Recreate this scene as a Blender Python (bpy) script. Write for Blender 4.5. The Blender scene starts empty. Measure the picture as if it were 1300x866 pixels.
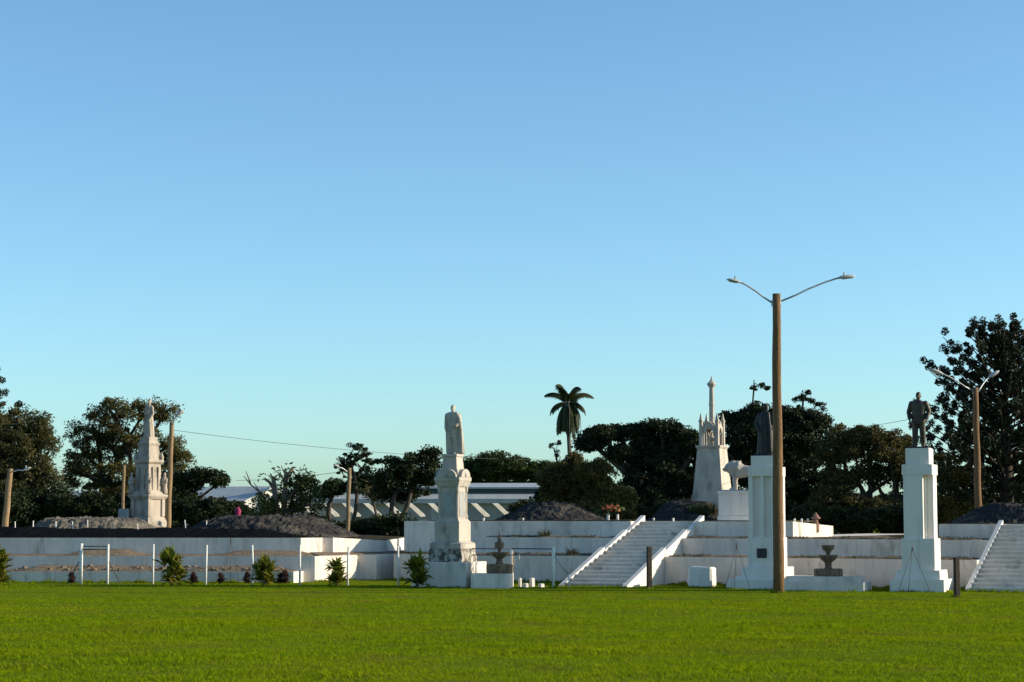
import bpy, bmesh, math, random
import numpy as np
from mathutils import Vector, Matrix, noise as mnoise

random.seed(7)
rng = np.random.default_rng(11)
SC = bpy.context.scene
COL = SC.collection
R = math.radians

# ------------------------------------------------------------------ camera, sky, sun, exposure
EYE = 2.4
PITCH = math.atan2(655 - 433, 2500)
cam_d = bpy.data.cameras.new('camera')
cam = bpy.data.objects.new('camera', cam_d)
COL.objects.link(cam)
cam_d.sensor_width = 36.0
cam_d.lens = 36.0 * 2500 / 1300
cam_d.clip_end = 6000
cam_d.clip_start = 0.5
cam.location = (0, 0, EYE)
cam.rotation_euler = (math.pi / 2 + PITCH, 0, 0)
SC.camera = cam

SUN_EL, SUN_AZ = 18.0, -1.0        # azimuth: degrees behind the picture plane, from the right
SV = Vector((math.cos(R(SUN_AZ)) * math.cos(R(SUN_EL)), math.sin(R(SUN_AZ)) * math.cos(R(SUN_EL)), math.sin(R(SUN_EL))))
wd = bpy.data.worlds.new('World')
SC.world = wd
wd.use_nodes = True
wn = wd.node_tree.nodes
bg = wn['Background']
sky = wn.new('ShaderNodeTexSky')
sky.sky_type = 'NISHITA'
sky.sun_disc = False
sky.sun_elevation = R(SUN_EL)
sky.sun_rotation = R(90 - SUN_AZ)
sky.air_density = 0.8
sky.dust_density = 0.7
sky.ozone_density = 1.0
sky.altitude = 0
tint = wn.new('ShaderNodeMix')          # clear maritime air: cooler and greener than the model's default
tint.data_type = 'RGBA'
tint.blend_type = 'MULTIPLY'
tint.inputs[0].default_value = 1
tint.inputs[7].default_value = (.80, 1.135, 1.275, 1)
wd.node_tree.links.new(sky.outputs[0], tint.inputs[6])
wd.node_tree.links.new(tint.outputs[2], bg.inputs[0])
bg.inputs[1].default_value = 0.12
sl = bpy.data.lights.new('sun', 'SUN')
sl.energy = 5.0
sl.angle = R(0.5)
sl.color = (1.0, 0.88, 0.68)
so = bpy.data.objects.new('sun', sl)
COL.objects.link(so)
so.location = (60, 20, 60)
so.rotation_euler = (-SV).to_track_quat('-Z', 'Y').to_euler()
SC.view_settings.view_transform = 'Standard'
SC.view_settings.look = 'None'
SC.view_settings.gamma = 1
SC.view_settings.use_curve_mapping = False
SC.view_settings.exposure = 0.44

# ------------------------------------------------------------------ pixel (of the 1300 px photo) -> world
cp, sp_ = math.cos(PITCH), math.sin(PITCH)
def W(px, py, Y):
    k, m = (px - 650) / 2500, (433 - py) / 2500
    d = Vector((k, cp - m * sp_, sp_ + m * cp))
    d *= Y / d.y
    return Vector((d.x, Y, EYE + d.z))
def WX(px, Y, py=680): return W(px, py, Y).x
def WZ(py, Y): return W(650, py, Y).z

ROT = R(28)
CU, CW = Vector((math.cos(ROT), -math.sin(ROT), 0)), Vector((math.sin(ROT), math.cos(ROT), 0))
ORG = Vector((1.69, 68.2, 0))
def P(u, w, z=0): return ORG + CU * u + CW * w + Vector((0, 0, z))
def UA(px, w):          # u of the vertical line seen at px on the plane w
    a = WX(px, 1.0, 690)
    o = ORG + CW * w
    return (a * o.y - o.x) / (CU.x - a * CU.y)
def onw(px, w, z=0): return P(UA(px, w), w, z)

# ------------------------------------------------------------------ tagging
def tag(o, label=None, cat=None, group=None, kind=None):
    if label: o['label'] = label
    if cat: o['category'] = cat
    if group: o['group'] = group
    if kind: o['kind'] = kind
    return o
def empty(name, loc, label, cat, group=None, rz=0):
    o = bpy.data.objects.new(name, None)
    o.empty_display_size = 0.2
    COL.objects.link(o)
    o.location = loc
    o.rotation_euler = (0, 0, rz)
    return tag(o, label, cat, group)
def copy_tree(o, parent=None):
    c = o.copy()
    COL.objects.link(c)
    if parent: c.parent = parent
    for ch in list(o.children): copy_tree(ch, c)
    return c

# ------------------------------------------------------------------ materials
def mat(name, c1, c2=None, scale=3.0, rough=0.8, bump=0.0, bscale=25.0, stretch=(1, 1, 1), lo=0.4, hi=0.65,
        c3=None, s3=1.2, lo3=0.55, hi3=0.7, transl=0.0, metal=0.0, detail=6.0, spec=0.3, streak=None, slo=.56, shi=.74):
    m = bpy.data.materials.new(name)
    m.use_nodes = True
    nt = m.node_tree
    N, L = nt.nodes, nt.links
    b = N['Principled BSDF']
    b.inputs['Roughness'].default_value = rough
    b.inputs['Metallic'].default_value = metal
    b.inputs['Specular IOR Level'].default_value = spec
    tc = N.new('ShaderNodeTexCoord')
    mp = N.new('ShaderNodeMapping')
    mp.inputs['Scale'].default_value = stretch
    L.new(tc.outputs['Object'], mp.inputs[0])
    out = None
    def layer(prev, col, sc, a, z):
        nz = N.new('ShaderNodeTexNoise')
        nz.inputs['Scale'].default_value = sc
        nz.inputs['Detail'].default_value = detail
        nz.inputs['Roughness'].default_value = 0.65
        L.new(mp.outputs[0], nz.inputs[0])
        rp = N.new('ShaderNodeValToRGB')
        rp.color_ramp.elements[0].position = a
        rp.color_ramp.elements[1].position = z
        L.new(nz.outputs[0], rp.inputs[0])
        mx = N.new('ShaderNodeMix')
        mx.data_type = 'RGBA'
        L.new(rp.outputs[0], mx.inputs[0])
        if prev is None: mx.inputs[6].default_value = (*c1, 1)
        else: L.new(prev, mx.inputs[6])
        mx.inputs[7].default_value = (*col, 1)
        return mx.outputs[2]
    if c2: out = layer(out, c2, scale, lo, hi)
    if c3: out = layer(out, c3, s3, lo3, hi3)
    if streak:
        keep_mp = mp
        mp = N.new('ShaderNodeMapping')
        mp.inputs['Scale'].default_value = (2.6, 2.6, .16)
        L.new(tc.outputs['Object'], mp.inputs[0])
        out = layer(out, streak, 2.4, slo, shi)
        mp = N.new('ShaderNodeMapping')
        mp.inputs['Scale'].default_value = (.25, .25, 1.6)
        L.new(tc.outputs['Object'], mp.inputs[0])
        out = layer(out, tuple(v * 1.25 for v in streak), 2.0, slo + .02, shi + .02)
    if out is None: b.inputs['Base Color'].default_value = (*c1, 1)
    else: L.new(out, b.inputs['Base Color'])
    if bump:
        nz = N.new('ShaderNodeTexNoise')
        nz.inputs['Scale'].default_value = bscale
        nz.inputs['Detail'].default_value = 8
        L.new(tc.outputs['Object'], nz.inputs[0])
        bp = N.new('ShaderNodeBump')
        bp.inputs['Strength'].default_value = bump
        bp.inputs['Distance'].default_value = 0.05
        L.new(nz.outputs[0], bp.inputs['Height'])
        L.new(bp.outputs[0], b.inputs['Normal'])
    if transl:
        tr = N.new('ShaderNodeBsdfTranslucent')
        if out is not None: L.new(out, tr.inputs[0])
        else: tr.inputs[0].default_value = (*c1, 1)
        ms = N.new('ShaderNodeMixShader')
        ms.inputs[0].default_value = transl
        L.new(b.outputs[0], ms.inputs[1])
        L.new(tr.outputs[0], ms.inputs[2])
        L.new(ms.outputs[0], N['Material Output'].inputs[0])
    return m

M = {}
M['white'] = mat('whitewash', (.74, .65, .57), (.58, .52, .46), 1.3, .85, .25, 14, (1, 1, .35), c3=(.26, .24, .20), s3=1.7, lo3=.56, hi3=.76, streak=(.47, .42, .36), slo=.54, shi=.76)
M['white_clean'] = mat('white_paint', (.76, .69, .62), (.66, .605, .54), 1.5, .7, .12, 20, (1, 1, .3), c3=(.42, .42, .40), s3=2.4, lo3=.64, hi3=.82, streak=(.50, .45, .39), slo=.58, shi=.78)
M['stone'] = mat('pale_marble', (.47, .41, .345), (.36, .315, .265), 2.2, .75, .25, 18, (1, 1, .4), c3=(.17, .145, .12), s3=2.6, lo3=.54, hi3=.74)
M['stone_warm'] = mat('weathered_marble', (.42, .35, .28), (.29, .24, .19), 2.2, .8, .3, 18, (1, 1, .4), c3=(.16, .13, .11), s3=2.3, lo3=.56, hi3=.74)
M['panel'] = mat('grey_panel', (.34, .33, .31), (.26, .25, .24), 4, .6)
M['rubble'] = mat('crumbled_stone', (.42, .38, .33), (.10, .085, .07), 4.2, .95, .9, 9, lo=.42, hi=.56, spec=0.0)
M['bronze'] = mat('dark_bronze', (.045, .036, .030), (.075, .058, .042), 6, .5, .15, 30, metal=.35)
M['bronze_black'] = mat('black_bronze', (.022, .020, .020), (.035, .030, .028), 6, .55, .1, 30, metal=.3)
M['plaque'] = mat('black_plaque', (.02, .02, .025), rough=.35)
M['wood'] = mat('weathered_pole_wood', (.20, .105, .045), (.10, .055, .025), 5, .85, .5, 20, (6, 6, .35), c3=(.27, .16, .08), s3=3, lo3=.58, hi3=.7)
M['wood_grey'] = mat('pale_pole_wood', (.27, .18, .09), (.16, .105, .055), 5, .85, .5, 20, (6, 6, .35))
M['post_dark'] = mat('dark_post_wood', (.04, .03, .024), (.07, .05, .035), 6, .9, .4, 30)
M['galv'] = mat('galvanised_steel', (.38, .40, .41), (.30, .31, .32), 9, .45, metal=.6)
M['lampgrey'] = mat('lamp_housing_grey', (.42, .42, .40), (.34, .34, .33), 8, .5)
M['lens'] = mat('lamp_lens', (.62, .58, .48), rough=.25)
M['pipe'] = mat('white_pipe_paint', (.68, .66, .60), (.40, .34, .26), 14, .6, lo=.5, hi=.7)
M['rusty'] = mat('rusty_pipe', (.10, .085, .07), (.06, .05, .04), 12, .8)
M['kerb'] = mat('dark_mossy_kerb', (.035, .038, .028), (.06, .06, .05), 6, .95, .5, 20)
M['gravel'] = mat('dark_volcanic_gravel', (.022, .022, .025), (.060, .056, .052), 9, .95, 1.0, 22, c3=(.12, .10, .08), s3=.8, lo3=.50, hi3=.70, detail=10, spec=0.0)
M['blackgravel'] = mat('black_gravel', (.006, .007, .0085), (.013, .014, .016), 9, .95, 1.0, 22, spec=0.0)
M['soil_dark'] = mat('dark_soil', (.050, .042, .032), (.085, .068, .048), 4, .95, .6, 14, c3=(.05, .055, .025), s3=2, lo3=.5, hi3=.65, spec=0.0)
M['sandtop'] = mat('grey_coral_gravel', (.19, .16, .125), (.085, .075, .065), 10, .95, 1.0, 22, c3=(.06, .06, .062), s3=.9, lo3=.50, hi3=.66, detail=10, spec=0.0)
M['dirt'] = mat('bare_earth', (.26, .19, .13), (.16, .125, .095), 5, .95, .8, 14, c3=(.10, .10, .06), s3=3, lo3=.52, hi3=.7, spec=0.0)
M['weed'] = mat('dry_weeds', (.10, .085, .05), (.05, .06, .025), 7, .9, transl=.2, spec=0.0)
M['fount'] = mat('fountain_stone', (.22, .145, .09), (.10, .07, .05), 7, .9, .5, 25)
M['bldg'] = mat('pale_building_wall', (.52, .51, .48), (.44, .43, .41), 1.5, .8, c3=(.25, .26, .26), s3=2, lo3=.62, hi3=.8)
M['bldg_band'] = mat('green_grey_band', (.13, .17, .16), (.10, .14, .13), 2, .7)
M['bldg_white'] = mat('white_rafter_paint', (.60, .58, .54), (.46, .44, .40), 2, .7)
M['bldg_dark'] = mat('shaded_timber_wall', (.20, .19, .18), (.13, .12, .11), 3, .8)
M['glass'] = mat('dark_window_glass', (.02, .025, .03), rough=.1)
M['roof'] = mat('weathered_roof_sheet', (.42, .44, .43), (.34, .36, .36), 2, .5, .2, 10, c3=(.30, .22, .16), s3=1.4, lo3=.62, hi3=.76)
M['bark'] = mat('tree_bark', (.075, .058, .045), (.045, .036, .028), 5, .95, .6, 12)
M['bark_pale'] = mat('pale_bark', (.16, .13, .10), (.09, .075, .06), 5, .95, .6, 12)
def leafmat(n, a, b, tr=.22): return mat(n, a, b, .9, .55, lo=.38, hi=.62, transl=tr, spec=.12, detail=3)
M['leaf_dark'] = leafmat('dark_leaves', (.017, .026, .010), (.030, .040, .014), .12)
M['leaf_banyan'] = leafmat('banyan_leaves', (.016, .023, .011), (.028, .036, .014), .10)
M['leaf_olive'] = leafmat('olive_needles', (.125, .105, .032), (.065, .062, .020), .35)
M['leaf_grey'] = leafmat('grey_green_needles', (.050, .056, .022), (.105, .088, .030), .3)
M['leaf_mid'] = leafmat('mid_green_leaves', (.032, .050, .014), (.050, .068, .020), .2)
M['leaf_arau'] = leafmat('araucaria_scales', (.015, .022, .011), (.030, .034, .015), .08)
M['leaf_palm'] = leafmat('palm_leaflets', (.030, .042, .016), (.046, .052, .020), .2)
M['leaf_ti'] = leafmat('cordyline_leaves', (.13, .16, .018), (.24, .22, .03), .5)
M['leaf_red'] = leafmat('red_cordyline_leaves', (.085, .03, .025), (.05, .025, .02), .3)
M['pink'] = mat('pink_cloth', (.30, .025, .08), (.20, .02, .06), 8, .8)
M['orange'] = mat('orange_petals', (.60, .22, .07), (.50, .12, .08), 12, .7, transl=.2)
M['cable'] = mat('black_cable', (.05, .055, .06), rough=.7)
M['pinkstone'] = mat('rusty_pink_stone', (.30, .16, .11), (.20, .11, .08), 7, .9)

def grass_mat(name, green, yellow, dry, rough=.6, tr=.45):
    m = bpy.data.materials.new(name)
    m.use_nodes = True
    N, L = m.node_tree.nodes, m.node_tree.links
    b = N['Principled BSDF']
    b.inputs['Roughness'].default_value = rough
    b.inputs['Specular IOR Level'].default_value = 0
    tc = N.new('ShaderNodeTexCoord')
    def nz(scale, a, z, det=4):
        n = N.new('ShaderNodeTexNoise')
        n.inputs['Scale'].default_value = scale
        n.inputs['Detail'].default_value = det
        L.new(tc.outputs['Object'], n.inputs[0])
        r = N.new('ShaderNodeValToRGB')
        r.color_ramp.elements[0].position = a
        r.color_ramp.elements[1].position = z
        L.new(n.outputs[0], r.inputs[0])
        return r.outputs[0]
    def mix(f, a, bcol):
        x = N.new('ShaderNodeMix')
        x.data_type = 'RGBA'
        L.new(f, x.inputs[0])
        if isinstance(a, tuple): x.inputs[6].default_value = (*a, 1)
        else: L.new(a, x.inputs[6])
        x.inputs[7].default_value = (*bcol, 1)
        return x.outputs[2]
    c = mix(nz(.22, .35, .68), green, yellow)
    c = mix(nz(7.0, .46, .74), c, tuple(v * 1.5 for v in yellow))
    c = mix(nz(.55, .56, .80), c, dry)
    c = mix(nz(2.1, .60, .78), c, tuple(v * .55 for v in green))
    L.new(c, b.inputs['Base Color'])
    t = N.new('ShaderNodeBsdfTranslucent')
    L.new(c, t.inputs[0])
    ms = N.new('ShaderNodeMixShader')
    ms.inputs[0].default_value = tr
    L.new(b.outputs[0], ms.inputs[1])
    L.new(t.outputs[0], ms.inputs[2])
    L.new(ms.outputs[0], N['Material Output'].inputs[0])
    return m
M['lawn'] = grass_mat('lawn_soil_and_turf', (.090, .125, .010), (.11, .13, .012), (.11, .10, .025), tr=0)
M['grass'] = grass_mat('grass_blades', (.138, .212, .004), (.190, .232, .005), (.195, .172, .018), rough=1.0)

# ------------------------------------------------------------------ mesh builder
class MB:
    def __init__(s): s.b = bmesh.new()
    def hexa(s, lo, hi):           # four bottom and four top corners
        v = [s.b.verts.new(p) for p in (*lo, *hi)]
        f = [s.b.faces.new([v[i] for i in q]) for q in ((3, 2, 1, 0), (4, 5, 6, 7), (0, 1, 5, 4), (1, 2, 6, 5), (2, 3, 7, 6), (3, 0, 4, 7))]
        return v, f
    def frus(s, cx, cy, z0, z1, wx, wy, tx=None, ty=None, bev=0.0):
        tx = wx if tx is None else tx
        ty = wy if ty is None else ty
        a = [(cx + i * wx / 2, cy + j * wy / 2, z0) for i, j in ((-1, -1), (1, -1), (1, 1), (-1, 1))]
        c = [(cx + i * tx / 2, cy + j * ty / 2, z1) for i, j in ((-1, -1), (1, -1), (1, 1), (-1, 1))]
        v, f = s.hexa(a, c)
        if bev:
            es = list({e for q in f for e in q.edges})
            bmesh.ops.bevel(s.b, geom=es, offset=bev, segments=1, affect='EDGES')
        return s
    def box(s, x0, x1, y0, y1, z0, z1, bev=0.0):
        return s.frus((x0 + x1) / 2, (y0 + y1) / 2, z0, z1, x1 - x0, y1 - y0, bev=bev)
    def prism(s, pts, z0, z1):     # plan polygon (ccw), z1 may be a list
        n = len(pts)
        zt = z1 if isinstance(z1, (list, tuple)) else [z1] * n
        a = [s.b.verts.new((p[0], p[1], z0)) for p in pts]
        c = [s.b.verts.new((p[0], p[1], zt[i])) for i, p in enumerate(pts)]
        s.b.faces.new(a[::-1])
        s.b.faces.new(c)
        for i in range(n): s.b.faces.new((a[i], a[(i + 1) % n], c[(i + 1) % n], c[i]))
        return s
    def tube(s, pts, rad, seg=8, cap=True):
        pts = [Vector(p) for p in pts]
        if not isinstance(rad, (list, tuple)): rad = [rad] * len(pts)
        rings = []
        for i, p in enumerate(pts):
            t = (pts[min(i + 1, len(pts) - 1)] - pts[max(i - 1, 0)]).normalized()
            a = t.orthogonal().normalized() if i == 0 else (pa - t * pa.dot(t)).normalized()
            pa = a
            b = t.cross(a)
            rings.append([s.b.verts.new(p + (a * math.cos(k * 2 * math.pi / seg) + b * math.sin(k * 2 * math.pi / seg)) * rad[i]) for k in range(seg)])
        for r0, r1 in zip(rings, rings[1:]):
            for k in range(seg): s.b.faces.new((r0[k], r0[(k + 1) % seg], r1[(k + 1) % seg], r1[k]))
        if cap:
            s.b.faces.new(rings[0][::-1])
            s.b.faces.new(rings[-1])
        return s
    def lathe(s, prof, seg=20, cx=0, cy=0, sx=1, sy=1, off=None, tw=None):   # prof: (r, z) or (rx, ry, z[, ox, oy])
        rings = []
        for p in prof:
            if len(p) == 2: rx, ry, z, ox, oy = p[0], p[0], p[1], 0, 0
            elif len(p) == 3: rx, ry, z, ox, oy = *p, 0, 0
            else: rx, ry, z, ox, oy = p
            ring = []
            for k in range(seg):
                a = k * 2 * math.pi / seg
                f = 1 + (tw(a, z) if tw else 0)
                ring.append(s.b.verts.new((cx + ox + rx * sx * f * math.cos(a), cy + oy + ry * sy * f * math.sin(a), z)))
            rings.append(ring)
        for r0, r1 in zip(rings, rings[1:]):
            for k in range(seg): s.b.faces.new((r0[k], r0[(k + 1) % seg], r1[(k + 1) % seg], r1[k]))
        s.b.faces.new(rings[0][::-1])
        s.b.faces.new(rings[-1])
        return s
    def ball(s, c, r, seg=10):
        r = r if isinstance(r, (list, tuple)) else (r, r, r)
        mx = Matrix.Translation(c) @ Matrix.Diagonal((*r, 1))
        bmesh.ops.create_uvsphere(s.b, u_segments=seg, v_segments=max(5, seg * 2 // 3), radius=1, matrix=mx)
        return s
    def limb(s, pts, rad, seg=10):
        s.tube(pts, rad, seg)
        for p, r in zip(pts, rad if isinstance(rad, (list, tuple)) else [rad] * len(pts)): s.ball(p, r, seg)
        return s
    def rough(s, amp, freq=2.0, cuts=0, seed=0):
        if cuts: bmesh.ops.subdivide_edges(s.b, edges=s.b.edges[:], cuts=cuts, use_grid_fill=True)
        o = Vector((seed * 3.1, seed * 1.7, seed))
        for v in s.b.verts: v.co += mnoise.noise_vector(v.co * freq + o) * amp
        return s
    def build(s, name, m, parent=None, smooth=False, loc=None, rz=0):
        bmesh.ops.recalc_face_normals(s.b, faces=s.b.faces[:])
        me = bpy.data.meshes.new(name)
        s.b.to_mesh(me)
        s.b.free()
        if smooth:
            for p in me.polygons: p.use_smooth = True
        me.materials.append(m)
        o = bpy.data.objects.new(name, me)
        COL.objects.link(o)
        if parent: o.parent = parent
        if loc is not None: o.location = loc
        if rz: o.rotation_euler = (0, 0, rz)
        return o
    def build_remeshed(s, name, m, parent, voxel, sm=3):
        o = s.build(name, m, parent, True)
        mo = o.modifiers.new('r', 'REMESH')
        mo.mode = 'VOXEL'
        mo.voxel_size = voxel
        mo.use_smooth_shade = True
        ms = o.modifiers.new('s', 'SMOOTH')
        ms.iterations = sm
        ms.factor = .5
        dg = bpy.context.evaluated_depsgraph_get()
        me = bpy.data.meshes.new_from_object(o.evaluated_get(dg))
        old = o.data
        o.modifiers.clear()
        o.data = me
        bpy.data.meshes.remove(old)
        me.name = name
        if not me.materials: me.materials.append(m)
        for p in me.polygons: p.use_smooth = True
        return o

def quads_mesh(name, V, m, parent=None, k=4):
    """V: (n, k, 3) array of faces."""
    n = V.shape[0]
    me = bpy.data.meshes.new(name)
    me.vertices.add(n * k)
    me.vertices.foreach_set('co', V.reshape(-1).astype(np.float32))
    me.loops.add(n * k)
    me.loops.foreach_set('vertex_index', np.arange(n * k, dtype=np.int32))
    me.polygons.add(n)
    me.polygons.foreach_set('loop_start', np.arange(0, n * k, k, dtype=np.int32))
    me.polygons.foreach_set('loop_total', np.full(n, k, dtype=np.int32))
    me.update(calc_edges=True)
    me.validate()
    me.materials.append(m)
    o = bpy.data.objects.new(name, me)
    COL.objects.link(o)
    if parent: o.parent = parent
    return o

def leaf_quads(C, size, elong=1.6, droop=0.0, up=0.0):
    """leaf-shaped quads (diamonds) with random orientation at centres C (n,3)."""
    n = len(C)
    d = rng.normal(size=(n, 3))
    d[:, 2] = d[:, 2] * .7 - droop + up
    d /= np.linalg.norm(d, axis=1, keepdims=True)
    e = np.cross(d, rng.normal(size=(n, 3)))
    e /= np.linalg.norm(e, axis=1, keepdims=True) + 1e-9
    s = size * rng.uniform(.6, 1.3, (n, 1))
    a, b = d * s * elong * .5, e * s * .5
    return np.stack([C - a, C + b - a * .1, C + a, C - b + a * .1], axis=1)

# ------------------------------------------------------------------ SETTING: ground, lawn grass
def lumps(x, y):
    """gentle hummocks of the mown field, level again before the fence."""
    f = np.clip((63 - y) / 4, 0, 1) * np.clip((y - 20) / 4, 0, 1) * np.clip((26 - np.abs(x)) / 3, 0, 1)
    h = np.sin(.9 * x + 1.7 * np.sin(.35 * y)) * np.sin(1.25 * y + 1.4 * np.sin(.5 * x + 1)) + .7 * np.sin(2.1 * x - .7 * y + 2) * np.sin(2.6 * y + 1.1 * np.sin(.9 * x)) + .5 * np.sin(.31 * x + .4) * np.sin(.53 * y)
    return .020 * f * h
gx = np.concatenate([[-3000, -200, -60], np.arange(-30, 30.01, .25), [60, 200, 3000]])
gy = np.concatenate([[-200, 0], np.arange(16, 72.01, .25), [90, 120, 200, 600, 3500]])
GX, GY = np.meshgrid(gx, gy)
gm = bpy.data.meshes.new('ground')
nxg, nyg = len(gx), len(gy)
idx = np.arange(nxg * nyg).reshape(nyg, nxg)
gm.from_pydata(np.stack([GX, GY, lumps(GX, GY)], -1).reshape(-1, 3).tolist(), [],
               np.stack([idx[:-1, :-1], idx[:-1, 1:], idx[1:, 1:], idx[1:, :-1]], -1).reshape(-1, 4).tolist())
for p in gm.polygons: p.use_smooth = True
gm.materials.append(M['lawn'])
ground = bpy.data.objects.new('ground', gm)
COL.objects.link(ground)
tag(ground, kind='structure')

def grass_field(n, y0, y1, hmin, hmax, wd_, margin=2.0, mask=None, xr=None):
    t = rng.random(n)
    Y = np.sqrt(y0 ** 2 + t * (y1 ** 2 - y0 ** 2)) if xr is None else rng.uniform(y0, y1, n)
    X = (rng.random(n) * 2 - 1) * (Y * .262 + margin) if xr is None else rng.uniform(xr[0], xr[1], n)
    if mask is not None:
        k = mask(X, Y)
        X, Y = X[k], Y[k]
    n = len(X)
    # height patches
    ph = .5 + .28 * np.sin(X * .55 + 2.1 * np.sin(Y * .31)) * np.sin(Y * .83 + 1.3 * np.sin(X * .4)) + .22 * np.sin(X * 2.3 + Y * 1.1) * np.sin(Y * 2.9 - X)
    H = (hmin + (hmax - hmin) * np.clip(ph, 0, 1) ** 1.5) * rng.uniform(.6, 1.25, n)
    A = rng.uniform(0, math.pi, n)
    Wd = wd_ * rng.uniform(.6, 1.3, n) * (Y / 45)
    lean = rng.normal(0, .45, (n, 2)) * H[:, None]
    base = np.stack([X, Y, lumps(X, Y) - .004], 1)
    sd = np.stack([np.cos(A) * Wd * .5, np.sin(A) * Wd * .5, np.zeros(n)], 1)
    mid = base + np.stack([lean[:, 0] * .35, lean[:, 1] * .35, H * .6], 1)
    tip = base + np.stack([lean[:, 0], lean[:, 1], H], 1)
    return np.stack([base - sd, base + sd, mid + sd * .7, tip], 1)
blades = np.concatenate([grass_field(260000, 26, 46, .024, .085, .014),
                         grass_field(120000, 46, 57, .020, .060, .018),
                         grass_field(150000, 57, 72, .012, .034, .018)])
gr = quads_mesh('lawn_grass', blades, M['grass'])
tag(gr, 'bright green mown grass covering the whole foreground lawn', 'grass', kind='stuff')

# ------------------------------------------------------------------ CENTRAL TERRACED PLATFORM
Z1, Z2, Z3 = .97, 1.60, 2.20
W1, W2, W3, WT, WB = 3.0, 4.6, 5.8, 6.7, 26.0
uL3 = UA(513, W2)            # left end of upper tiers
uS0, uS1 = 0.0, 2.55         # stair 1 slot (outer faces of its balustrades)
uR3 = UA(1007, W3)           # right end of the top tier
S2W0, S2W1 = 1.6, 6.0        # stair 2 run
uT0 = UA(1225, S2W0)         # second stair, left outer face
uP2 = UA(1192, W3)           # second top platform starts
uEND = 34.0
def uv(pts): return [tuple(P(a, b).xy) for a, b in pts]
root = empty('terrace_platform', P(4, 6), 'long white three tiered burial platform behind the statues, cut by two staircases', 'platform')
def rel(o):                    # parent in place
    o.parent = root
    o.matrix_parent_inverse = Matrix.Translation(-root.location)
    return o
u1L = UA(500, W1)
b = MB()
b.prism(uv([(u1L, W1), (uS0 - .004, W1), (uS0 - .004, WB), (u1L, WB)]), -.05, Z1)
b.prism(uv([(uS1 + .004, W1), (uT0 - .004, W1), (uT0 - .004, WB), (uS1 + .004, WB)]), -.05, Z1)
b.rough(.012, .8)
rel(b.build('lower_tier', M['white']))
b = MB()
uLd = UA(605, W2)
b.prism(uv([(uL3, W2), (uS0 - .006, W2), (uS0 - .006, WB - .1), (uL3, WB - .1)]), Z1 - .1, Z2)
b.prism(uv([(uS1 + .006, W2), (uT0 - .006, W2), (uT0 - .006, WB - .1), (uS1 + .006, WB - .1)]), Z1 - .1, Z2)
rel(b.build('middle_tier', M['white']))
b = MB()
b.prism(uv([(uL3 + .003, W2 + .003), (uLd, W2 + .003), (uLd + 4.2, W3), (uS0 - .008, W3), (uS0 - .008, WT), (uS1 + .008, WT), (uS1 + .008, W3), (uR3, W3), (uR3, W3 + 4.4), (uR3 - 9, W3 + 7), (uL3 + .003, WB - .2)]), Z2 - .1,
        [Z3, Z3, Z3, Z3, Z3, Z3, Z3, Z3, Z3 - .18, Z3, Z3])
rel(b.build('upper_tier', M['white']))
b = MB()
b.prism(uv([(uP2, W3), (uT0 - .008, W3), (uT0 - .008, S2W1), (uEND, S2W1), (uEND, WB - .2), (uP2, WB - .2)]), Z2 - .1, Z3 - .08)
rel(b.build('far_upper_tier', M['white']))

# worn lips: soil and weeds lying along every ledge
def ledge_weeds(name, segs, label, h=.10, dens=260):
    Q, S = [], MB()
    for u0, u1, w, z, d in segs:
        n = max(4, int(abs(u1 - u0) / .35))
        row = []
        for i in range(n + 1):
            u = u0 + (u1 - u0) * i / n
            hh = .02 + .05 * abs(mnoise.noise(Vector((u * .9, w, z)))) + random.uniform(0, .025)
            row.append([S.b.verts.new(P(u, w + .01, z - .002)), S.b.verts.new(P(u, w + .10, z + hh)), S.b.verts.new(P(u, w + d * .6, z + hh * 1.5)), S.b.verts.new(P(u, w + d, z + .015))])
        for a, c in zip(row, row[1:]):
            for k in range(3): S.b.faces.new((a[k], c[k], c[k + 1], a[k + 1]))
    o = S.build(name, M['dirt'], None, True)
    tag(o, label, 'soil', kind='stuff')
    for u0, u1, w, z, d in segs:
        m = int(abs(u1 - u0) * dens)
        uu = rng.uniform(u0, u1, m)
        keep = np.array([mnoise.noise(Vector((x * .6, z * 5, 3.3))) > -.12 for x in uu])
        uu = uu[keep]
        ww = w + rng.uniform(.0, d * .8, len(uu))
        hh = h * rng.uniform(.3, 1.2, len(uu)) * rng.uniform(.4, 1.1, len(uu))
        base = np.array([P(a, c, z + .01) for a, c in zip(uu, ww)]).reshape(-1, 3)
        A = rng.uniform(0, math.pi, len(uu))
        sd = np.stack([np.cos(A), np.sin(A), A * 0], 1) * .022
        ln = rng.normal(0, .5, (len(uu), 3)) * hh[:, None]
        ln[:, 2] = hh
        Q.append(np.stack([base - sd, base + sd, base + ln * .6 + sd * .6, base + ln], 1))
    ow = quads_mesh('ledge_weeds', np.concatenate(Q), M['weed'])
    tag(ow, 'dry low weeds growing along the white terrace ledges', 'weeds', kind='stuff')
ledge_weeds('ledge_soil', [(u1L, uS0 - .1, W1, Z1, 1.3), (uS1 + .15, uT0 - .2, W1, Z1, 1.3),
                           (uLd + .4, uS0 - .15, W2, Z2, .5), (uS1 + .2, uT0 - .25, W2, Z2, 1.0)],
            'brown soil lying along the white terrace ledges')
b = MB()
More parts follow.
